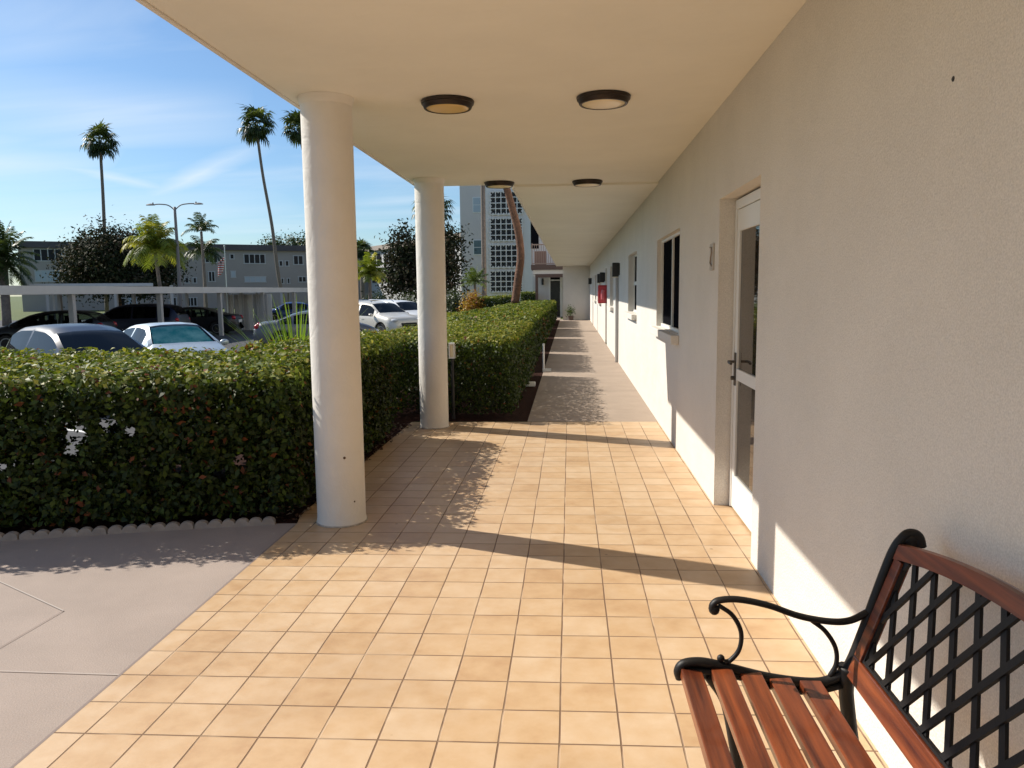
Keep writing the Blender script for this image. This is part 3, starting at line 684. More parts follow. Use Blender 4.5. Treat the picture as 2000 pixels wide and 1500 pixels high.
# path lights, sprinkler box
t = thing('path_light', 'small white framed box on a dark post behind the second column', 'path light', (XA(881, 6.6), 6.6, 0))
MB().tube([(0, 0, 0), (0, 0, .72)], .02).build('post', BLACK, t)
b_ = MB(); b_.box(-.035, -.022, -.05, .05, .74, .89).box(.022, .035, -.05, .05, .74, .89).box(-.035, .035, -.05, .05, .89, .905).box(-.035, .035, -.05, .05, .725, .74)
b_.build('lamp_head', WHITE, t); MB().box(-.0215, .0215, -.03, .03, .741, .889).build('lens', PALE, t)
def stake(px, y, h_, label):
    t = thing('marker_stake', label, 'stake', (XA(px, y), y, 0), 0, 'white stakes in the bed beside the walkway')
    MB().tube([(0, 0, 0), (0, 0, h_)], .018, 8).build('rod', WHITE, t); MB().box(-.02, .14, -.03, .03, .0, .05).build('foot', WHITE, t)
stake(1061, 12.0, .52, 'white stake in the mulch beside the middle of the hedge row')
t = tag(MB().box(-.09, .09, -.05, .05, 0, .07).build('garden_block', WHITE, None, bevel=.01, loc=(-.60, 9.75, 0)), 'low white block in the mulch strip next to the walkway edge', 'block')

# strappy plant
STRAP = leafmat('strap_leaf', [(0, (.07, .14, .02)), (1, (.25, .36, .06))], .45, .4)
def blades(name, base, n, Lr, spread, wd, m, parent=None, droop=.5, tint=None, seg=5):
    q = []; tn = []
    for i in range(n):
        az = random.uniform(0, 2*math.pi); el = random.uniform(R(90)-spread, R(88)); L_ = random.uniform(*Lr)
        d = Vector((math.cos(az)*math.cos(el), math.sin(az)*math.cos(el), math.sin(el))); p = Vector(base); s = Vector((-math.sin(az), math.cos(az), 0))
        pw = wd; tt = random.random()
        for k in range(seg):
            p2 = p+d*L_/seg; w2 = wd*(1-(k+1)/seg)**.7+.001
            q.append([p-s*pw, p+s*pw, p2+s*w2, p2-s*w2]); tn.append(tt); p = p2; pw = w2; d = (d-Vector((0, 0, droop/seg*(1+k*.4)))).normalized()
    return quads(name, np.array([[tuple(c) for c in r] for r in q]), np.array(tn), m, parent)
t = thing('strap_leaf_plant', 'bright green grassy clump sticking up behind the hedge left of the column', 'plant', (-3.15, 6.4, -.02))
blades('foliage', (0, 0, 0), 110, (1.15, 1.65), R(38), .016, STRAP, t, .55)

# ------------------------------------------------------------------ trees
BARK = mat('palm_bark', (.20, .16, .13), .95, var=.25, vscale=6, bump=.02, bscale=20)
BARKB = mat('brown_bark', (.15, .075, .045), .95, var=.35, vscale=4, bump=.03, bscale=12)
PALM = leafmat('palm_leaf', [(0, (.022, .034, .012)), (.5, (.05, .075, .02)), (1, (.13, .16, .045))], .3, .4, .35)
PALMY = leafmat('yellow_palm_leaf', [(0, (.10, .13, .02)), (.5, (.22, .26, .035)), (1, (.42, .36, .08))], .4)
MAGN = leafmat('magnolia_leaf', [(0, (.02, .024, .013)), (.45, (.036, .045, .02)), (.75, (.075, .055, .034)), (1, (.12, .09, .06))], .08, .7, .08)
TREEG = leafmat('tree_leaf', [(0, (.02, .035, .010)), (.6, (.05, .075, .018)), (1, (.11, .14, .03))], .2)
def trunk(path, r0, r1, m, parent, seg=10, name='trunk'):
    P = smooth_path(path, 8); n = len(P)
    return MB().tube(P, [r0+(r1-r0)*i/(n-1) for i in range(n)], seg).build(name, m, parent, smooth=True)
def fan_palm(name, x, y, z0, crown, r, label, lean=None, tr=(.22, .14), mt=PALM, nf=40, cat='palm tree', group=None, hang=True):
    """crown: world point; lean: extra mid points of the trunk"""
    t = thing(name, label, cat, (x, y, z0), 0, group); C = Vector(crown)-Vector((x, y, z0))
    path = [(0, 0, 0)]+[tuple(Vector(p)-Vector((x, y, z0))) for p in (lean or [])]+[tuple(C)]
    trunk(path, tr[0], tr[1], BARK, t)
    q = []; tn = []
    for i in range(nf):
        az = i*2.39996+random.uniform(-.2, .2); el = R(80-145*(i/nf)**.9) if hang else R(80-100*i/nf)
        d = Vector((math.cos(az)*math.cos(el), math.sin(az)*math.cos(el), math.sin(el))); pl = r*random.uniform(.28, .62)
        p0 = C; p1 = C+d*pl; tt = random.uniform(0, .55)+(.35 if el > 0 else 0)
        s = d.cross(Vector((0, 0, 1))); s = (s if s.length > .1 else Vector((1, 0, 0))).normalized(); u = s.cross(d)
        q.append([p0-s*.03, p0+s*.03, p1+s*.02, p1-s*.02]); tn.append(tt)
        nb = 15; fl = r*random.uniform(.38, .62)
        for k in range(nb):
            a = (k/(nb-1)-.5)*R(210); bd = (d*math.cos(a)+s*math.sin(a)+u*random.uniform(-.12, .12)).normalized()
            L_ = fl*(1-.25*abs(a)/R(105)); wv = s*math.cos(a)-d*math.sin(a); w_ = fl*.075
            L_ *= random.uniform(.8, 1.1); m_ = p1+bd*L_*.6; e_ = p1+(bd+Vector((0, 0, -.5))).normalized()*L_*1.02
            q.append([p1-wv*.01, p1+wv*.01, m_+wv*w_, m_-wv*w_]); q.append([m_-wv*w_, m_+wv*w_, e_+wv*.008, e_-wv*.008]); tn += [tt+random.uniform(-.1, .1)]*2
    quads('crown', np.array([[tuple(c) for c in r_] for r_ in q]), np.array(tn), mt, t)
    return t
def feather_palm(name, x, y, z0, crown, r, label, tr=(.2, .12), mt=PALM, nf=22, droop=1.1, el_rng=(75, -10), leaf=.45, nl=26, group=None, wd=.035, lean=None):
    t = thing(name, label, 'palm tree', (x, y, z0), 0, group); C = Vector(crown)-Vector((x, y, z0))
    trunk([(0, 0, 0)]+[tuple(Vector(p)-Vector((x, y, z0))) for p in (lean or [])]+[tuple(C)], tr[0], tr[1], BARK, t)
    q = []; tn = []
    for i in range(nf):
        az = i*2.39996+random.uniform(-.25, .25); el = R(el_rng[0]+(el_rng[1]-el_rng[0])*i/nf+random.uniform(-6, 6)); L_ = r*random.uniform(.9, 1.1); tt = random.uniform(.1, .9)
        d = Vector((math.cos(az)*math.cos(el), math.sin(az)*math.cos(el), math.sin(el))); p = C.copy(); s = Vector((-math.sin(az), math.cos(az), 0)); seg = nl
        for k in range(seg):
            p2 = p+d*L_/seg; f = k/seg; q.append([p-s*.02*(1-f), p+s*.02*(1-f), p2+s*.02*(1-f), p2-s*.02*(1-f)]); tn.append(tt*.8)
            if k > 1:
                ll = leaf*r*(.35+.65*math.sin(math.pi*min(1, f*.85+.12)))
                for sg in (-1, 1):
                    ld = (s*sg+d*.55+Vector((0, 0, random.uniform(-.55, .05)))).normalized(); e_ = p+ld*ll*random.uniform(.8, 1.1)+Vector((0, 0, -ll*.25)); w_ = d*wd*r*.5
                    m_ = p+ld*ll*.5; q.append([p-w_*.5, p+w_*.5, m_+w_, m_-w_]); q.append([m_-w_, m_+w_, e_+w_*.2, e_-w_*.2]); tn += [tt+random.uniform(-.15, .15)]*2
            p = p2; d = (d-Vector((0, 0, droop/seg*(.5+f)))).normalized()
    quads('crown', np.array([[tuple(c) for c in r_] for r_ in q]), np.array(tn), mt, t)
    return t
def broad_tree(name, x, y, z0, blobs, n, size, label, mt, tr=.25, group=None, cat='tree', bark=BARKB):
    """blobs: (dx,dz,dy, rx,rz,ry) leaf clusters"""
    t = thing(name, label, cat, (x, y, z0), 0, group); B_ = np.array(blobs)
    if tr:
        st = MB(); top = max(b[1] for b in blobs); st.tube([(0, 0, 0), (.05, 0, top*.35), (0, .05, top*.55)], [tr, tr*.8, tr*.5], 9)
        for b in blobs: st.tube(smooth_path([(0, 0, top*.2+random.random()*top*.2), (b[0]*.5, b[2]*.5, b[1]*.7), (b[0], b[2], b[1])], 4), [tr*.45-.04*tr*i for i in range(9)], 6)
        st.build('trunk', bark, t, smooth=True)
    vol = B_[:, 3]*B_[:, 4]*B_[:, 5]; pr = vol**.7/(vol**.7).sum(); k = rng.choice(len(blobs), n, p=pr)
    # leaf clumps: small twig centres on each blob's shell
    nc = max(8, n//46); kc = rng.choice(len(blobs), nc, p=pr); u = rng.normal(size=(nc, 3)); u /= np.linalg.norm(u, axis=1, keepdims=True)
    rr = rng.uniform(.45, 1.18, nc)[:, None]; cc = B_[kc][:, [0, 2, 1]]+u*rr*B_[kc][:, [3, 5, 4]]
    j = rng.integers(0, nc, n); cr_ = size*(2.8+1.2*rng.random(n)[:, None]); pos = cc[j]+rng.normal(size=(n, 3))*cr_*.55
    pos[:, 2] = np.maximum(pos[:, 2], .05)
    nn = u[j]+rng.normal(size=(n, 3))*.6+np.array([0, 0, .3]); ct = rng.uniform(-.2, .25, nc)[j]
    leaves('crown', pos, nn, rng.uniform(size*.6, size*1.3, n), np.clip(rng.beta(1.6, 2.4, n)+ct, 0, 1), mt, t, aspect=.5)
    return t
GZ = -.62
def world(px, py, y): p = AT(px, py, y); return (p.x, p.y, p.z)
grpW = 'tall fan palms on thin trunks'
def wash(px0, y, pc, r_px, label, mids=()):
    r_px *= 1.04
    D = y-CAM.y; x = XA(px0, y)
    fan_palm('fan_palm', x, y, GZ, world(*pc, y), r_px/FPX*D, label, [world(a, b, y) for a, b in mids], tr=(.24, .15), group=grpW)
wash(206, 88, (195, 276), 42, 'tall thin fan palm left of the street lamp, trunk rising past the dark tree', [(205, 480), (201, 380)])
wash(560, 90, (500, 244), 45, 'tallest fan palm with leaning trunk, just left of the round column', [(545, 545), (531, 440), (513, 340)])
wash(640, 92, (583, 252), 40, 'fan palm half hidden behind the first round column', [(630, 500), (610, 380)])
wash(850, 72, (845, 410), 46, 'bushy fan palm behind the second round column', [(850, 520)])
t = feather_palm('date_palm', XA(8, 50), 50, GZ, world(5, 505, 50), 75/FPX*52, 'large date palm with arching fronds at the left edge', tr=(.3, .28), nf=46, droop=1.3, el_rng=(85, -45), leaf=.22, nl=30)
feather_palm('queen_palm', XA(318, 58), 58, GZ, world(303, 492, 58), 72/FPX*60, 'yellow green feathery palm in front of the dark tree', tr=(.16, .13), mt=PALMY, nf=38, droop=2.5, el_rng=(88, 15), leaf=.32, nl=44, wd=.026)
feather_palm('queen_palm', XA(402, 66), 66, GZ, world(393, 452, 66), 40/FPX*68, 'slim palm with sparse upper crown right of the street lamp', tr=(.14, .11), nf=13, droop=1.9, el_rng=(85, 25), leaf=.3, nl=36, wd=.03)
feather_palm('queen_palm', XA(399, 70), 70, GZ, world(397, 492, 70), 46/FPX*72, 'lower shaggy palm behind the slim palm', tr=(.14, .12), nf=22, droop=2.0, el_rng=(70, 0), leaf=.3, nl=36, wd=.03)
y = 84; s = (y+2.4)/FPX
broad_tree('magnolia_tree', XA(230, y), y, GZ, [((a-230)*s, (574-b)*s+2.1, c, rx*s, rz*s, rx*s) for a, b, c, rx, rz in
  [(205, 480, 0, 50, 28), (150, 515, 1, 36, 36), (265, 482, -1, 34, 24), (235, 510, -2, 60, 40), (310, 525, 1, 38, 35), (170, 542, -1, 44, 22), (275, 550, 0, 60, 20)]], 20000, .42, 'broad dark magnolia tree behind the carport', MAGN, .35)
y = 64; s = (y+2.4)/FPX
broad_tree('magnolia_tree', XA(825, y), y, GZ, [((a-825)*s, (568-b)*s+2.1, c, rx*s, rz*s, rx*s) for a, b, c, rx, rz in
  [(795, 460, 0, 12, 7), (787, 490, 0, 20, 16), (775, 520, 0, 22, 18), (825, 505, 1, 34, 26), (872, 472, 1, 18, 24), (880, 515, 0, 16, 22), (795, 550, -1, 34, 20), (858, 552, 0, 32, 22)]], 12000, .34, 'dark magnolia tree behind the second column', MAGN, .3)
y = 100; s = (y+2.4)/FPX
for px, py, r_, lb in ((590, 478, 26, 'rounded tree top showing over the far roof beside the column'), (540, 484, 22, 'low tree top peeking over the far roof')):
    broad_tree('pine_tree', XA(px, 150), 150, GZ, [(0, (573-py)*152.4/FPX+1.6, 0, r_*.1, 1.3, 2), (r_*.06, (573-py-6)*152.4/FPX+1.6, 0, r_*.06, 1., 2)], 2500, .5, lb, TREEG, .25)
fan_palm('cabbage_palm', XA(708, 70), 70, GZ, world(706, 488, 70), 30/FPX*72, 'dark cabbage palm right of the first column', tr=(.2, .17), group=None)
feather_palm('queen_palm', XA(722, 50), 50, GZ, world(722, 535, 50), 44/FPX*52, 'low yellow green palm above the white cars', tr=(.13, .11), mt=PALMY, nf=26, droop=1.9, el_rng=(85, 5), leaf=.3, nl=24, wd=.06)
feather_palm('small_palm', XA(932, 44), 44, -.2, world(927, 552, 44), 34/FPX*46, 'young palm in front of the white tower', tr=(.1, .08), mt=leafmat('young_palm', [(0, (.05, .08, .02)), (1, (.15, .19, .05))], .3), nf=18, droop=1.3, el_rng=(85, 5), leaf=.3, nl=20, wd=.05)
# bare trunks against the tower
y = 27
t = thing('leaning_palm', 'thick reddish brown leaning trunk rising from the hedge', 'palm tree', (XA(1006, y), y, 0))
O_ = Vector((XA(1006, y), y, 0))
pth = [(1006, 592), (1012, 545), (1017, 500), (1012, 452), (1000, 405), (988, 362), (972, 310), (960, 262)]
trunk([tuple(Vector(world(a, b, y))-O_) for a, b in pth], .155, .12, BARKB, t)
q_ = Vector(world(960, 262, y))
_C = q_-O_
qq = []; tt_ = []
for i in range(26):
    az_ = i*2.4; el_ = R(70-110*i/26); d = Vector((math.cos(az_)*math.cos(el_), math.sin(az_)*math.cos(el_), math.sin(el_))); p = _C.copy(); s_ = Vector((-math.sin(az_), math.cos(az_), 0))
    for k in range(14):
        p2 = p+d*.12; qq.append([p-s_*.3*math.sin(k/14*3.1), p+s_*.3*math.sin(k/14*3.1), p2+s_*.3*math.sin((k+1)/14*3.1), p2-s_*.3*math.sin((k+1)/14*3.1)]); tt_.append(random.random()); p = p2; d = (d-Vector((0, 0, .09))).normalized()
quads('crown', np.array([[tuple(c) for c in r_] for r_ in qq]), np.array(tt_), PALM, t)
y = 62
t = thing('palm_trunk', 'straight grey palm trunk in front of the white tower', 'palm tree', (XA(946, y), y, GZ))
O_ = Vector((XA(946, y), y, GZ)); trunk([tuple(Vector(world(a, b, y))-O_) for a, b in ((947, 610), (945, 500), (943, 360), (941, 220))], .2, .17, BARK, t)
qq = []; tt_ = []; _C = Vector(world(941, 220, y))-O_
for i in range(26):
    az_ = i*2.4; el_ = R(70-110*i/26); d = Vector((math.cos(az_)*math.cos(el_), math.sin(az_)*math.cos(el_), math.sin(el_))); p = _C.copy(); s_ = Vector((-math.sin(az_), math.cos(az_), 0))
    for k in range(14):
        p2 = p+d*.17; qq.append([p-s_*.4*math.sin(k/14*3.1), p+s_*.4*math.sin(k/14*3.1), p2+s_*.4*math.sin((k+1)/14*3.1), p2-s_*.4*math.sin((k+1)/14*3.1)]); tt_.append(random.random()); p = p2; d = (d-Vector((0, 0, .09))).normalized()
quads('crown', np.array([[tuple(c) for c in r_] for r_ in qq]), np.array(tt_), PALM, t)
# bushes
def bush(px, py0, py1, wpx, y, label, mt, name='bush', n=3500, size=.12):
    s = (y+2.4)/FPX; x = XA(px, y); zt_ = ZA(px, py0, y); zb_ = min(ZA(px, py1, y), gz(x, y)); h_ = zt_-zb_; r_ = wpx*s/2
    return broad_tree(name, x, y, zb_, [(0, h_*.5, 0, r_*.9, h_*.42, r_), (r_*.35, h_*.62, 0, r_*.6, h_*.33, r_*.7), (-r_*.4, h_*.4, 0, r_*.6, h_*.35, r_*.7)], n, size, label, mt, .05, None, 'bush')
bush(885, 568, 608, 60, 38, 'rounded dark green bush behind the second column', TREEG, n=7000, size=.11)
bush(921, 577, 605, 32, 36, 'yellow and red croton bush beside the rounded bush', leafmat('croton', [(0, (.25, .04, .02)), (.5, (.42, .26, .03)), (1, (.55, .42, .06))], .3), 'croton_bush', n=3000, size=.11)
GREY = GREEN_L
for px, a, b, wp, yy, lb in ((953, 580, 606, 44, 36, 'boxy dark hedge left of the leaning trunk'), (985, 578, 600, 34, 38, 'low boxy hedge directly behind the leaning trunk'), (1032, 571, 590, 30, 40.4, 'dark small hedge by the porch post')):
    x = XA(px, yy); s = (yy+2.4)/FPX; hw = wp*s/2
    hedge([(x-hw, yy), (x+hw, yy), (x+hw, yy+1.2), (x-hw, yy+1.2)], max(.5, ZA(px, a, yy)), 4500, .10, lb, None, stems=4)
bush(735, 570, 596, 40, 60, 'low dark bush under the yellow green palm', TREEG)
bush(790, 572, 596, 50, 58, 'long low bush behind the white cars', TREEG)

# ------------------------------------------------------------------ far buildings
def facade_building(name, label, p0, p1, ztop, depth, wallm, band, bandm, wins, base=GZ):
    """wins: (px0,px1,py0,py1,panes,material)"""
    P0 = Vector((p0[0], p0[1], 0)); P1 = Vector((p1[0], p1[1], 0)); u = (P1-P0).normalized(); nrm = Vector((u.y, -u.x, 0))
    if nrm.dot(CAM-P0) < 0: nrm = -nrm
    t = thing(name, label, 'building', (P0.x, P0.y, base), math.atan2(u.y, u.x))
    W_ = (P1-P0).length; sg = 1 if Vector((-u.y, u.x, 0)).dot(nrm) > 0 else -1      # local y of the camera side
    def lb(x0, x1, ya, yb, z0, z1): return MB().box(x0, x1, min(ya*sg, yb*sg), max(ya*sg, yb*sg), z0, z1)
    H_ = ztop-base
    lb(0, W_, 0, -depth, 0, H_-band).build('wall', wallm, t)
    lb(-.5, W_+.5, .5, -depth-.5, H_-band, H_).build('roof', bandm, t)
    def loc(px, py):
        d = ray(px, py); k = (P0-CAM).dot(nrm)/d.dot(nrm); p = CAM+d*k; return (p-P0).dot(u), p.z-base
    for a, b, c, d_, n, m_ in wins:
        x0, z1_ = loc(a, c); x1, z0_ = loc(b, d_)
        if x0 > x1: x0, x1 = x1, x0
        fr = lb(x0-.12, x1+.12, .001, .07, z0_-.12, z0_); fr2 = lb(x0-.12, x1+.12, .001, .07, z1_, z1_+.1)
        F_ = MB().add(fr.v, fr.f).add(fr2.v, fr2.f)
        for k in range(n+1):
            xx = x0+(x1-x0)*k/n; e_ = lb(xx-.06, xx+.06, .001, .07, z0_, z1_); F_.add(e_.v, e_.f)
        o = F_.build('window', mat('window_frame_grey', (.5, .5, .5), .6), t)
        lb(x0+.061, x1-.061, .001, .03, z0_+.001, z1_-.001).build('pane', m_, o)
    return t, u, W_
GL1 = mat('far_glass', (.012, .013, .016), .3, spec=.2); GL2 = mat('far_glass_curtain', (.42, .48, .52), .3)
facade_building('apartment_building', 'long grey three storey building across the parking lot, left', (XA(42, 97), 97), (-30, 124), 8.75, 12, GREYW, .85, DARKROOF,
  [(65, 122, 487, 509, 4, GL1), (68, 116, 529, 549, 4, GL2), (400, 425, 495, 512, 3, GL1), (449, 457, 497, 505, 1, GL1), (476, 518, 497, 514, 4, GL1), (545, 552, 510, 519, 1, GL1), (557, 564, 510, 519, 1, GL1), (573, 592, 500, 516, 2, GL1),
   (478, 519, 541, 550, 4, GL2), (361, 369, 543, 552, 1, GL1), (377, 384, 543, 552, 1, GL1), (407, 420, 531, 549, 2, GL1), (451, 460, 530, 541, 1, GL2), (549, 554, 544, 553, 1, GL1), (561, 566, 544, 553, 1, GL1), (583, 598, 541, 550, 2, GL1), (333, 345, 495, 512, 2, GL1), (330, 342, 527, 547, 2, GL1),
   (228, 245, 583, 597, 2, GL1), (250, 268, 580, 598, 2, GL2), (330, 345, 582, 597, 2, GL1), (365, 385, 582, 597, 3, GL1)])
facade_building('apartment_building', 'pale building with tan roof edge behind the dark magnolia', (XA(722, 120), 120), (XA(905, 92), 92), 8.5, 12, mat('pale_wall', (.55, .54, .54), .85), .7, mat('tan_roof', (.36, .30, .25), .8),
  [(727, 745, 497, 515, 2, GL1), (752, 768, 497, 515, 2, GL1), (727, 745, 538, 552, 2, GL1), (752, 766, 538, 552, 2, GL1)])
# white tower with breeze block screens
YT = 78.0
xa, xb, xc, xe = XA(898, YT, 470), XA(949, YT, 470), XA(1046, YT, 470), XA(1016, YT, 400)
TW = thing('apartment_tower', 'tall white building with stacked breeze block screens', 'building', (xa, YT, GZ))
TWM = mat('tower_wall', (.66, .60, .56), .85, var=.03, vscale=.3)
TW2 = mat('tower_wall_white', (.82, .75, .69), .85, var=.03, vscale=.3)
def tw(mb, name, m, par=TW):
    o = mb.build(name, m, par); o.location = (-xa, -YT, -GZ) if par is TW else (0, 0, 0); return o
tw(MB().box(xa, xb, YT+.6, YT+12, GZ, 16), 'side_wing', TWM)
tw(MB().box(xb-.6 if False else xb, xc, YT+.25, YT+12, GZ, 16.3), 'wall', TW2)
for a, b in ((374, 418), (426, 470), (478, 522), (529, 570)):
    x0, x1 = XA(957, YT, a), XA(1020, YT, a); z1_, z0_ = ZA(988, a, YT), ZA(988, b, YT)
    sc = MB(); nx_, nz_ = 6, 4
    cw, ch = (x1-x0)/nx_, (z1_-z0_)/nz_; bw = .05
    for i in range(nx_+1): sc.box(x0+i*cw-bw, x0+i*cw+bw, YT+.02, YT+.2, z0_, z1_)
    for j in range(nz_+1): sc.box(x0, x1, YT+.025, YT+.195, z0_+j*ch-bw, z0_+j*ch+bw)
    for i in range(nx_):
        for j in range(nz_):
            cxx, czz = x0+(i+.5)*cw, z0_+(j+.5)*ch
            for ox_, oz_ in ((-.5, 0), (.5, 0), (0, -.5), (0, .5)):
                M = Matrix.Translation((cxx+ox_*cw, YT+.11+.002*(ox_ != 0), czz+oz_*ch)) @ Matrix.Rotation(R(45), 4, 'Y'); h_ = .21*min(cw, ch); sc.box(-h_, h_, -.075, .075, -h_, h_, M)
    o = tw(sc, 'breeze_block_screen', TW2)
    tw(MB().box(x0, x1, YT+.215, YT+.248, z0_, z1_), 'opening_shade_sheet', mat('painted_opening_shade', (.07, .07, .075), .95))  # flat dark sheet behind the blocks, painted as the shade in their openings
for a, b, m_ in ((385, 413, GL2), (469, 496, mat('teal_glass', (.12, .17, .18), .2))):
    x0, x1 = XA(926, YT), XA(940, YT); z1_, z0_ = ZA(930, a, YT), ZA(930, b, YT)
    o = tw(MB().box(x0-.08, x1+.08, YT+.54, YT+.6, z0_-.08, z1_+.08), 'window', WHITE)
    q = MB().box(x0, x1, YT+.52, YT+.539, z0_, (z0_+z1_)/2-.03).box(x0, x1, YT+.52, YT+.539, (z0_+z1_)/2+.03, z1_).build('pane', m_, o)
# lower block between tower and porch building
t = thing('apartment_building', 'white wing between the tower and the small balcony', 'building', (XA(1044, 56), 56, GZ))
MB().box(0, 6, 0, 8, 0, 10).build('wall', TW2, t)
MB().box(.3, 1.2, -.05, -.001, 5.2, 7.0).build('window', GL1, t)

# ------------------------------------------------------------------ carports
CPM = mat('carport_metal', (.62, .61, .58), .6, var=.06, vscale=1)
POSTM = mat('carport_post', (.45, .44, .42), .6)
def carport(p0, p1, depth, ztop, th, posts, label, backposts=True):
    P0 = Vector((*p0, 0)); P1 = Vector((*p1, 0)); u = (P1-P0).normalized(); W_ = (P1-P0).length
    t = thing('carport', label, 'carport', (P0.x, P0.y, -.6), math.atan2(u.y, u.x), 'long flat carports over the parking bays')
    H_ = ztop+.6
    MB().box(0, W_, .06, depth, H_-.08, H_-.02).build('roof', CPM, t)
    f = MB().box(0, W_, 0, .058, H_-th, H_).box(0, W_, depth, depth+.05, H_-th, H_).box(-.05, -.001, 0, depth+.05, H_-th, H_)
    for k in range(int(W_/1.1)+1): f.box(k*1.1, k*1.1+.05, .06, depth, H_-.16, H_-.081)
    f.build('fascia', CPM, t)
    for x in posts:
        MB().box(x-.09, x+.09, .10, .28, 0, H_-.161).build('post', POSTM, t)
        b = MB().box(x-.07, x+.07, depth-.9, depth-.76, 0, H_-.161); b.build('post', POSTM, t)
    return t, u
def along(px, p0, p1):      # distance along the carport line under that direction
    d = ray(px, 600); P0 = Vector(p0); u = (Vector(p1)-P0).normalized(); n = Vector((u.y, -u.x)); C_ = Vector((CAM.x, CAM.y)); d2 = Vector((d.x, d.y)); k = (P0-C_).dot(n)/d2.dot(n); return (C_+d2*k-P0).dot(u)
c0, c1 = (-17.3, 13.0), (-17.3, 52.0)
ps = [along(q, c0, c1) for q in (-150, 151, 321, 437, 520, 580)]
carport(c0, c1, 5.5, 1.83, .28, ps, 'long pale carport in front, over the row of dark cars')
c2_, c3_ = (XA(60, 52), 52), (XA(300, 56), 56)
carport(c2_, c3_, 5, 2.38, .22, [1, 5.5, 9.5], 'second carport farther behind, seen over the first roof')
c4_, c5_ = (XA(420, 60), 58), (XA(640, 62), 60)
carport(c4_, c5_, 5, 1.75, .2, [2, 6, 9.5], 'low far carport near the pale panel fence')
# pale panel fence
t = thing('panel_fence', 'row of pale upright panels behind the carport, right end', 'fence', (XA(447, 41), 41, -.6))
x0, x1 = XA(447, 41), XA(531, 41); n_ = 9
for i in range(n_):
    a = (x1-x0)*i/n_; MB().box(a, a+(x1-x0)/n_*.78, 0, .06+.1*(i % 2), 0, 2.05).build('panel', mat('fence_panel', (.62, .60, .55), .7) if i % 2 == 0 else mat('fence_panel_grey', (.40, .39, .37), .7), t)
for i in range(0, n_, 3): MB().box((x1-x0)*i/n_-.09, (x1-x0)*i/n_-.01, -.06, .02, 0, 2.2).build('post', POSTM, t)

# street lamp
y = 57.6; x = XA(350, y)
SLM = mat('lamp_pole', (.20, .18, .17), .6)
t = thing('street_lamp', 'tall double arm street lamp beyond the carport', 'street lamp', (x, y, -.6))
top = Vector(world(341, 404, y))-Vector((x, y, -.6)); s = (y+2.4)/FPX
MB().tube(smooth_path([(0, 0, 0), tuple(top*.5+Vector((.05, 0, 0))), tuple(top)], 6), [.16-.005*i for i in range(13)], 10).build('pole', SLM, t, smooth=True)
for sg in (-1, 1):
    MB().tube(smooth_path([tuple(top-Vector((0, 0, .25))), tuple(top+Vector((sg*.5, 0, .12))), tuple(top+Vector((sg*1.1, 0, .22))), tuple(top+Vector((sg*1.6, 0, .22)))], 5), .045, 8).build('arm', SLM, t, smooth=True)
    MB().lathe([(.02, -.06), (.16, -.05), (.16, .0), (.10, .06), (.03, .09)], 14, tuple(top+Vector((sg*1.95, 0, .20))), Matrix.Diagonal((2.4, 1, 1, 1))).ball(tuple(top+Vector((sg*1.75, 0, .32))), .06).build('lamp_head', SLM, t, smooth='auto')
# flagpole with flag
y = 74; x = XA(443, y)
t = thing('flagpole', 'thin flagpole in front of the far building', 'flagpole', (x, y, -.6))
zt_ = ZA(443, 482, y)+.6
MB().tube([(0, 0, 0), (0, 0, zt_)], .05, 8).ball((0, 0, zt_+.06), .09).build('pole', WHITE, t)
f = MB(); fm = bpy.data.materials.new('flag_cloth'); fm.use_nodes = True; MATS['flag'] = fm
_n, _l = fm.node_tree.nodes, fm.node_tree.links; _w = _n.new('ShaderNodeTexWave'); _w.bands_direction = 'Z'; _w.inputs['Scale'].default_value = 1.4; _tc = _n.new('ShaderNodeTexCoord'); _l.new(_tc.outputs['Object'], _w.inputs[0])
_r = _n.new('ShaderNodeValToRGB'); _r.color_ramp.interpolation = 'CONSTANT'; _r.color_ramp.elements[0].color = (.5, .04, .05, 1); _r.color_ramp.elements[1].position = .5; _r.color_ramp.elements[1].color = (.75, .75, .75, 1); _l.new(_w.outputs[0], _r.inputs[0]); _l.new(_r.outputs[0], _n['Principled BSDF'].inputs[0])
vv = []; 
for j in range(8):
    for i in range(6): vv.append((-.08-i*.12-.03*j, .1*math.sin(i*2.2+j*.5), zt_-1.0-j*.22-i*.10))
f.add(vv, [(j*6+i, j*6+i+1, (j+1)*6+i+1, (j+1)*6+i) for j in range(7) for i in range(5)])
flg = f.build('flag', fm, None, smooth=True, loc=(x, y, -.6)); sol = flg.modifiers.new('s', 'SOLIDIFY'); sol.thickness = .01
tag(flg, 'small drooping red and white flag on the far flagpole', 'flag')

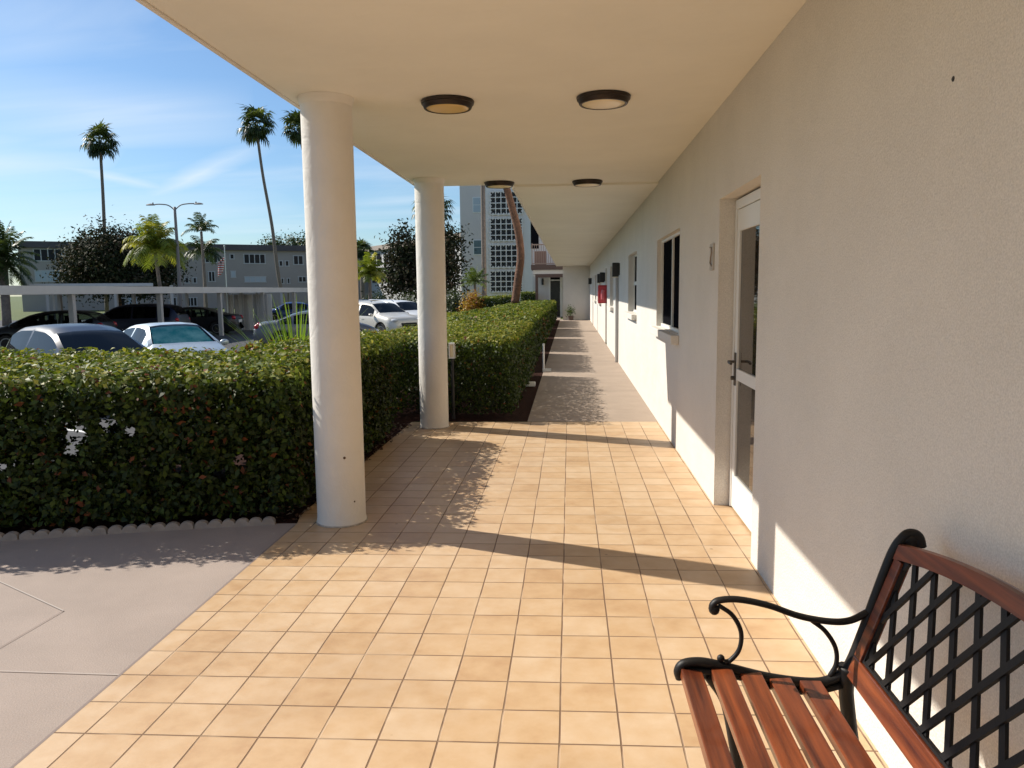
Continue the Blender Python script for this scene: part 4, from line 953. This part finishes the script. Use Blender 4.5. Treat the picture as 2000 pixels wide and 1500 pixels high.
# ------------------------------------------------------------------ cars
RUB = mat('tyre_rubber', (.02, .02, .02), .8); RIM = mat('alloy_rim', (.45, .45, .46), .35, metal=.8)
HLM = mat('headlight_glass', (.55, .56, .58), .1); TLM = mat('tail_light_red', (.35, .01, .015), .2); CHR = mat('chrome', (.6, .6, .6), .15, metal=1)
def paint(name, c, metal=.3): return mat(name, c, .4, metal=metal, coat=.5 if max(c) > .04 else .25)
KINDS = {
 'sedan': dict(L=4.7, W=1.82, H=1.45, top=[(0, .62), (.06, .90), (.25, 1.02), (.75, 1.06), (1.55, 1.36), (2.0, 1.43), (2.5, 1.45), (3.0, 1.41), (3.72, .99), (4.15, .88), (4.5, .74), (4.66, .60), (4.7, .5)],
   belt=[(0, .60), (.1, .86), (.4, .93), (1.2, .95), (3.2, .90), (3.7, .87), (4.4, .70), (4.7, .48)], rear=(.80, 1.62), wind=(2.95, 3.68), side=(1.0, 3.25), pill=[1.42, 2.25], wx=(.98, 3.75), wr=.33),
 'hatch': dict(L=4.3, W=1.80, H=1.55, top=[(0, .62), (.03, .95), (.12, 1.08), (.55, 1.44), (.9, 1.52), (1.6, 1.55), (2.2, 1.52), (2.65, 1.42), (3.45, 1.02), (3.85, .92), (4.15, .78), (4.27, .62), (4.3, .5)],
   belt=[(0, .60), (.06, .92), (.4, 1.0), (1.2, .99), (3.0, .93), (3.4, .90), (4.0, .74), (4.3, .48)], rear=(.14, .56), wind=(2.58, 3.42), side=(.38, 3.0), pill=[1.55], wx=(.80, 3.42), wr=.33),
 'suv': dict(L=4.65, W=1.87, H=1.70, top=[(0, .65), (.03, 1.0), (.08, 1.15), (.35, 1.55), (.6, 1.64), (1.5, 1.70), (2.4, 1.68), (2.85, 1.60), (3.55, 1.16), (3.75, 1.10), (4.35, 1.0), (4.56, .86), (4.65, .62)],
   belt=[(0, .62), (.05, 1.0), (.4, 1.08), (1.2, 1.06), (3.2, 1.03), (3.6, 1.03), (4.3, .90), (4.65, .6)], rear=(.12, .42), wind=(2.80, 3.50), side=(.40, 3.2), pill=[.95, 2.05], wx=(.85, 3.75), wr=.37)}
def make_car(kind, label, pos, heading, pm, z=-.6, shade=False, grille=True, bars=False, glass=None):
    CG = glass or CARGLASS
    K = KINDS[kind]; Lc, W, H = K['L'], K['W'], K['H']; wr = K['wr']; ar = wr+.07
    t = thing('parked_car', label, 'car', (pos[0], pos[1], z), heading)
    tx, tz = zip(*K['top']); bx, bz = zip(*K['belt'])
    xs = sorted(set(np.round(np.concatenate([np.linspace(0, Lc, 70), [K['rear'][0], K['rear'][1], *K['wind'], *K['side']]]+[[p-.04, p+.04] for p in K['pill']]+[[wx+ar*math.cos(a) for a in np.linspace(0, math.pi, 15)] for wx in K['wx']]), 3)))
    xs = [x for x in xs if 0 <= x <= Lc]
    def sint(x, X_, Z_, k=.12): return float(np.mean([np.interp(x+o, X_, Z_) for o in np.linspace(-k, k, 7)]))
    rings = []
    for x in xs:
        zt_ = sint(x, tx, tz, min(.10, .02+min(x, Lc-x))); zb_ = min(sint(x, bx, bz, .06), zt_-.012)
        g_ = max(0, min(1, (zt_-zb_)/(H-.95)))
        e_ = min(x, Lc-x); w_ = W/2*(1-.20*max(0, 1-e_/.55)**2.2)
        zs = .20+.10*max(0, 1-e_/.3)
        for wx in K['wx']:
            if abs(x-wx) < ar: zs = max(zs, wr-.02+math.sqrt(ar*ar-(x-wx)**2))
        z1_ = max(.46, zs+.02); z2_ = max(zb_-.13, z1_+.02); zb2 = max(zb_, z2_+.01); zt2 = max(zt_, zb2+.01)
        wrf = w_*(.95-.25*g_); zr = zb2+(zt2-zb2)*(.80 if g_ > .3 else .5)
        rings.append([(w_*.96, zs), (w_*1.0, z1_), (w_*1.0, z2_), (w_*.965, zb2), (wrf, zr), (wrf*.88, zb2+(zt2-zb2)*.93), (wrf*.45, zt2-.006), (0, zt2)])
    nr = 8; faces = {'body': [], 'windshield': [], 'rear_window': [], 'side_window': []}; V = []
    for sg in (1, -1):
        for x, r_ in zip(xs, rings):
            for (yy, zz) in r_: V.append((x-Lc/2, yy*sg, zz))
    n = len(xs)
    for s_i in range(2):
        o_ = s_i*n*nr
        for i in range(n-1):
            xm = (xs[i]+xs[i+1])/2
            for j in range(nr-1):
                key = 'body'
                if j == 3 and K['side'][0] < xm < K['side'][1] and not any(abs(xm-p) < .04 for p in K['pill']) and rings[i][4][1]-rings[i][3][1] > .10: key = 'side_window'
                if j >= 5:
                    if K['wind'][0] < xm < K['wind'][1]: key = 'windshield'
                    if K['rear'][0] < xm < K['rear'][1]: key = 'rear_window'
                a = o_+i*nr+j; q = (a, a+1, a+nr+1, a+nr)
                faces[key].append((key, s_i, xm, q[::-1] if s_i else q))
        for i in (0, n-1): faces['body'].append(('body', s_i, 0, tuple(o_+i*nr+j for j in range(nr))))
    def emit(name, fl, m_, par=t, off=0):
        idx = {}; vv = []; ff = []
        for q in fl:
            nf = []
            for k in q:
                if k not in idx: idx[k] = len(vv); vv.append(V[k])
                nf.append(idx[k])
            ff.append(tuple(nf))
        # weld the centre line
        mb = MB(); mb.v = vv; mb.f = ff; o = mb.build(name, m_, par, smooth=True)
        import bmesh as _b
        bm = _b.new(); bm.from_mesh(o.data); _b.ops.remove_doubles(bm, verts=bm.verts, dist=1e-4); bm.normal_update(); bm.to_mesh(o.data); bm.free()
        o.data.set_sharp_from_angle(angle=R(40)); return o
    emit('body', [q[3] for q in faces['body']], pm)
    gw = CG if not shade else SHGLASS
    emit('windshield', [q[3] for q in faces['windshield']], gw); emit('rear_window', [q[3] for q in faces['rear_window']], CG)
    cuts = [K['side'][0]-1]+K['pill']+[K['side'][1]+1]
    for s_i in range(2):
        for a, b in zip(cuts, cuts[1:]):
            fl = [q[3] for q in faces['side_window'] if q[1] == s_i and a < q[2] < b]
            if fl: emit('side_window', fl, CG)
    if shade:
        sh = emit('sunshade', [q[3] for q in faces['windshield']], SHADE); sh.scale = (.97, .95, .975); sh.location = (.02, 0, .0)
    IN = MB().box(-Lc*.30, Lc*.24, -W*.42, W*.42, .5, .80).box(Lc*.20, Lc*.27, -W*.42, W*.42, .6, .95)
    for qx in (-.17, .04):
        for qy in (-.22, .22): IN.box(qx*Lc-.10, qx*Lc+.08, qy*W-.24, qy*W+.24, .8, H-.38).box(qx*Lc-.06, qx*Lc+.05, qy*W-.12, qy*W+.12, H-.379, H-.20)
    IN.build('interior', mat('car_interior', (.03, .03, .032), .8), t)
    MB().box(-Lc/2+.15, Lc/2-.15, -W*.36, W*.36, .17, .5).build('underbody', BLACK, t)
    MB().box(-Lc/2+.03, Lc/2-.03, -W*.47, W*.47, .22, .235).build('floor_pan', BLACK, t) if False else None
    for wx in K['wx']:
        for sg in (-1, 1):
            Mx = Matrix.Translation((wx-Lc/2, sg*(W/2-.13), wr)) @ Matrix.Rotation(R(90)*-sg, 4, 'X')
            ty = MB().lathe([(wr*.62, -.10), (wr*.93, -.10), (wr, -.07), (wr, .07), (wr*.94, .105), (wr*.62, .10)], 28, M=Mx).build('wheel', RUB, t, smooth='auto')
            rm = MB().lathe([(.02, .06), (wr*.2, .065), (wr*.2, .075)], 12, M=Mx)
            rm.lathe([(wr*.56, .08), (wr*.63, .108), (wr*.66, .10), (wr*.60, -.02)], 28, M=Mx) if False else None
            for k in range(5):
                A_ = Mx @ Matrix.Rotation(k*R(72), 4, 'Z'); rm.box(.03, wr*.62, -.035, .035, .055, .085, A_)
            for k in range(24):
                A_ = Mx @ Matrix.Rotation(k*R(15), 4, 'Z'); rm.box(wr*.57, wr*.66, -.05, .05, .05, .104, A_)
            rm.build('rim', RIM, ty)
            MB().lathe([(.01, -.02), (wr*.6, -.02), (wr*.6, .0), (.01, .0)], 20, M=Mx).build('brake_disc', BLACK, ty)
    for sg in (-1, 1):
        mx_ = K['wind'][1]-Lc/2-.28; zb_ = float(np.interp(K['wind'][1]-.3, bx, bz))
        MB().ball((mx_, sg*(W/2+.09), zb_+.07), .1, 12, (.7, 1.1, .75)).build('side_mirror', pm, t, smooth=True)
        hz = K['top'][-2][1]; hx = Lc/2-.22
        MB().ball((hx, sg*W*.36, hz-.0), .16, 12, (1.1, .95, .5)).build('headlight', HLM, t, smooth=True)
        MB().ball((-Lc/2+.16, sg*W*.385, .86 if kind == 'sedan' else .95), .14, 12, (.9, .9, .85)).build('tail_light', TLM, t, smooth=True)
        for q in (K['pill'][0]+.25, K['pill'][-1]+.45): MB().box(q-Lc/2-.1, q-Lc/2+.08, sg*(W/2)-.012, sg*(W/2)+.022, zb_-.14, zb_-.11).build('door_handle', pm, t)
    fz = K['top'][-1][1]
    if grille:
        MB().box(Lc/2-.10, Lc/2+.015, -.42, .42, fz-.05, fz+.13, ).build('grille', BLACK, t, bevel=.02)
        MB().box(Lc/2-.12, Lc/2+.02, -.60, .60, .28, .42).build('lower_intake', BLACK, t, bevel=.02)
        MB().box(Lc/2+.004, Lc/2+.03, -.35, .35, fz+.03, fz+.05).build('grille_bar', CHR, t)
    MB().box(-Lc/2-.012, -Lc/2+.05, -.26, .26, .62, .75).build('licence_plate', WHITE, t)
    if bars:
        for sg in (-1, 1): MB().tube([(-1.5, sg*W*.33, H-.03), (-1.4, sg*W*.33, H+.04), (.3, sg*W*.33, H+.03), (.45, sg*W*.33, H-.04)], .02, 8).build('roof_rail', CHR, t)
    return t
SHADE = mat('sunshade_foil', (.04, .42, .44), .35, col2=(.60, .85, .82), vscale=3.5, metal=0, bump=.03, bscale=6)
def clear_glass(name, tint, ior):
    m = bpy.data.materials.new(name); m.use_nodes = True; n, l = m.node_tree.nodes, m.node_tree.links; n.remove(n['Principled BSDF'])
    t = n.new('ShaderNodeBsdfTransparent'); t.inputs[0].default_value = (*tint, 1); g = n.new('ShaderNodeBsdfGlossy'); g.inputs['Roughness'].default_value = .03
    f = n.new('ShaderNodeFresnel'); f.inputs[0].default_value = ior; x = n.new('ShaderNodeMixShader')
    l.new(f.outputs[0], x.inputs[0]); l.new(t.outputs[0], x.inputs[1]); l.new(g.outputs[0], x.inputs[2]); l.new(x.outputs[0], n['Material Output'].inputs[0])
    return m
SHGLASS = clear_glass('tinted_windshield', (.62, .78, .80), 1.28); CARGLASS = clear_glass('car_glass', (.30, .34, .36), 1.33); LIMO = clear_glass('privacy_glass', (.05, .055, .06), 1.33)
HD = R(-25)
def place(px, D): x = (px-1112.8)/FPX*D; return (CAM.x+x, CAM.y+D)
DKBLUE = mat('paint_dark_blue', (.006, .012, .032), .38, coat=.2, spec=.3); SILV = paint('paint_silver_blue', (.46, .52, .56), .5); BEIGE = paint('paint_champagne', (.62, .59, .52), .2)
WHT = paint('paint_white', (.72, .73, .73), .0); BLK = paint('paint_black', (.012, .012, .014)); NAVY = paint('paint_navy', (.010, .014, .035)); GREYP = paint('paint_grey', (.13, .135, .15), .5); BLUE = paint('paint_blue', (.02, .06, .22))
make_car('hatch', 'dark blue hatchback closest to the hedge at the left', place(118, 14.6), HD-R(12), DKBLUE, glass=LIMO)
make_car('sedan', 'pale silver sedan with teal sunshade behind its windshield', place(298, 18.0), HD-R(20), SILV, shade=True, glass=LIMO)
make_car('sedan', 'grey sedan seen from the side, left of the first round column', place(612, 29.5), R(20), GREYP)
make_car('suv', 'champagne white suv between the two round columns', place(733, 35.2), HD-R(14), BEIGE, bars=True, glass=LIMO)
make_car('suv', 'white car directly behind the champagne suv', place(778, 39), HD-R(14), WHT, glass=LIMO)
make_car('hatch', 'black hatchback under the carport at the far left', (-19.8, 26.0), R(192), BLK)
make_car('suv', 'dark navy suv under the carport, middle of the row', (-19.9, 31.8), R(188), NAVY, glass=LIMO)
make_car('sedan', 'black sedan under the carport beside the pale panel fence', (-19.6, 37.0), R(188), BLK)
make_car('sedan', 'bright blue car parked far away under the low carport', place(566, 56), R(200), BLUE, z=-.6)
